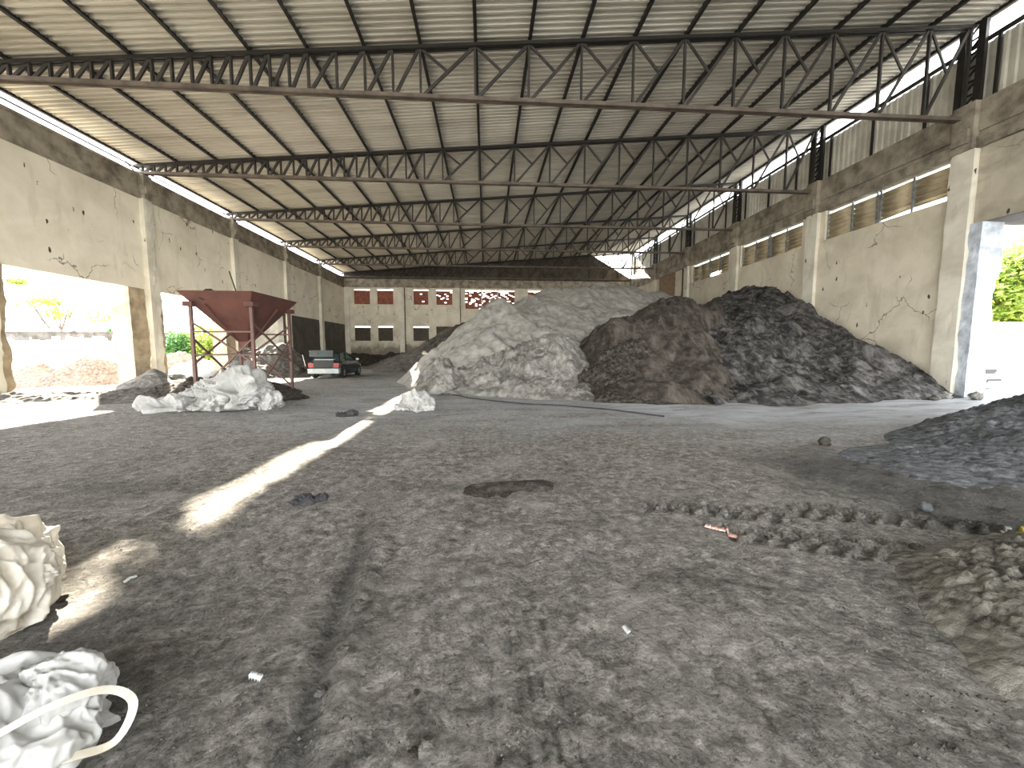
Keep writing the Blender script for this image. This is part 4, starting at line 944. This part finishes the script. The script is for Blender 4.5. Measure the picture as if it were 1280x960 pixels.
def leaves(mb, c, r, n, size, rnd):
    for _ in range(n):
        d = Vector((rnd.gauss(0, 1), rnd.gauss(0, 1), rnd.gauss(0, 1))).normalized() * (rnd.random() ** .4)
        p = Vector(c) + Vector((d.x * r[0], d.y * r[1], d.z * r[2])); a = Vector((rnd.gauss(0,1), rnd.gauss(0,1), rnd.gauss(0,.6))).normalized(); b_ = a.orthogonal().normalized()
        s = size * rnd.uniform(.6, 1.4); a *= s; b_ *= s * .5
        mb.add([p - a, p + b_, p + a, p - b_], [(0,1,2,3)])
def tree(name, label, base, h, blobs, n, size, leafm, seed, trunk=.2, branches=()):
    rnd = random.Random(seed); t = thing(name, label, 'tree' if 'tree' in name else 'bush', base)
    B = Vector(base)
    w = MB(); top = B + Vector((rnd.uniform(-.3, .3), 0, h * .55))
    w.tube([B - Vector((0, 0, .2)), B + (top - B) * .5 + Vector((.1, 0, 0)), top], [trunk, trunk * .8, trunk * .6], 8)
    for (c, r) in blobs:
        P_ = B + Vector(c); st = B + (top - B) * rnd.uniform(.6, 1); mid = (st + P_) / 2 + Vector((0, 0, -.3))
        w.tube([st, mid, P_], [trunk * .45, trunk * .3, trunk * .1], 6)
        for _ in range(5):
            e = P_ + Vector((rnd.uniform(-1, 1) * r[0], rnd.uniform(-1, 1) * r[1], rnd.uniform(-.2, 1) * r[2])); w.tube([mid, (mid + e) / 2 + Vector((0, 0, .15)), e], [trunk * .18, trunk * .12, trunk * .05], 5)
    for e in branches: w.tube([top, (top + B + Vector(e)) / 2 + Vector((.1, 0, .1)), B + Vector(e)], [trunk * .35, trunk * .2, trunk * .05], 5)
    w.build('trunk', M['bark'], t, True)
    f_ = MB()
    for (c, r) in blobs: leaves(f_, B + Vector(c), r, n, size, rnd)
    f_.build('foliage', leafm, t)
    return t
def rel(base, u, v, y): p = atY(u, v, y); return (p[0]-base[0], 0, p[2]-base[2])
y = 27; bs = atY(84, 450, y); bs = (bs[0], y, 0)
tree('tree', 'sparse yellow-green tree with bare branches behind the whitewashed wall', bs, 5.2,
     [(rel(bs, 38, 378, y), (1.5, 1.0, .42)), (rel(bs, 72, 392, y), (.75, .8, .4)), (rel(bs, 125, 396, y), (.9, .8, .42)), (rel(bs, 60, 377, y), (.8, .6, .3)), (rel(bs, 22, 352, y), (.5, .5, .2))], 260, .09, M['leaf_y'], 3, .09,
     (rel(bs, 103, 370, y), rel(bs, 95, 358, y), rel(bs, 66, 362, y), rel(bs, 112, 352, y), rel(bs, 88, 366, y), rel(bs, 118, 389, y)))
y = 29; bs = atY(142, 450, y); bs = (bs[0], y, 0)
tree('bush', 'small dark green bush right of the whitewashed wall', bs, 1.5, [(rel(bs, 141, 432, y), (.55, .5, 1.2)), (rel(bs, 149, 425, y), (.5, .5, .6))], 1500, .10, M['leaf_g'], 5, .08)
y = 33
for k, (u, v, ru, rz) in enumerate(((222, 432, 1.2, 1.3), (250, 428, 1.7, 1.5), (275, 434, 1.3, 1.3))):
    bs = atY(u, 455, y); bs = (bs[0], y + k * .6, 0)
    tree('bush', ['green bush beside the thick left pillar, seen through the second opening', 'largest green bush behind the hopper', 'green bush behind the hopper, nearest its middle leg'][k], bs, 2.0, [(rel(bs, u, v, y), (ru, 1.2, rz)), (rel(bs, u + 4, v + 12, y), (ru * 1.1, 1.2, rz * .8))], 1600, .13, M['leaf_g'] if k != 1 else M['leaf_y'], 7 + k, .1, ())
y = 40; bs = atY(1262, 450, y); bs = (bs[0], y, 0)
tree('tree', 'leafy yellow-green tree beyond the right doorway', bs, 9, [(rel(bs, 1262, 345, y), (4.2, 3, 3.2)), (rel(bs, 1236, 372, y), (2.8, 2.5, 2.6)), (rel(bs, 1290, 330, y), (4, 3, 3.2)), (rel(bs, 1250, 392, y), (3.6, 2.5, 2.4)), (rel(bs, 1285, 385, y), (4, 2.5, 2.8))], 1900, .34, M['leaf_y'], 11, .4)
# debris outside
def dome(name, label, x, y, rx, ry, h, mat, seed, res=.09, cell=.12):
    pts = [(x, y, h), (x - rx * .5, y, h * .6), (x + rx * .5, y, h * .6), (x, y - ry * .5, h * .55), (x, y + ry * .5, h * .55)] + [(x + rx * math.cos(a), y + ry * math.sin(a), -.12) for a in np.linspace(0, 2*PI, 9)[:-1]] + [(x + 1.4 * rx * math.cos(a), y + 1.4 * ry * math.sin(a), -.4) for a in np.linspace(0, 2*PI, 9)[:-1]]
    return heap(name, label, 'heap', pts, mat, res, .35 * h, 1.6, seed, .04, cell=cell)
dome('rubble_heap', 'pinkish rubble heap outside in front of the whitewashed wall', -21.0, 19.2, 3.2, 1.6, .78, M['debris'], 201)
dome('rubble_heap', 'tall rubble heap outside, left of the thick pillar', -18.6, 19.6, 2.4, 1.8, 1.1, M['debris'], 203)
dome('rubble_heap', 'sloping rubble heap outside between thick pillar and hopper', -18.6, 25.0, 3.0, 2.6, 1.35, M['debris'], 205)
dome('sand_heap', 'pale sand heap outside behind the hopper', -16.9, 24.0, 2.4, 2.2, 1.0, M['outdoor'], 207, cell=.02)
dome('rubble_heap', 'small dark rubble heap outside at the left edge of the opening', -24.3, 20.0, 1.8, 1.2, .8, M['backpile'], 209)
rb = rough_box(-16.75, -15.9, 12.9, 13.7, 0, .95, 90, .09, 14); tag(rb.build('concrete_block', M['jamb']), 'broken tan concrete block beside the crumbling left pillar', 'block')

# ------------------------------------------------------------------ light
w = bpy.data.worlds.new('sky'); SC.world = w; w.use_nodes = True; nt = w.node_tree
bg = nt.nodes['Background']; tc = N(nt, 'ShaderNodeTexCoord'); sx = N(nt, 'ShaderNodeSeparateXYZ'); L(nt, tc.outputs['Generated'], sx.inputs[0])
r_ = ramp(nt, sx.outputs['Z'], [(0.0, (1, .99, .96)), (.25, (.97, .98, 1)), (1.0, (.82, .91, 1))]); L(nt, r_, bg.inputs['Color'])
bg.inputs['Strength'].default_value = 1.0
sd = bpy.data.lights.new('sun', 'SUN'); so = bpy.data.objects.new('sun', sd); COL.objects.link(so)
sd.energy = 9.0; sd.angle = .009; sd.color = (1, .90, .73)
so.rotation_euler = Vector((1, -1.265, -.77)).to_track_quat('-Z', 'Y').to_euler(); so.location = (-40, 50, 30)
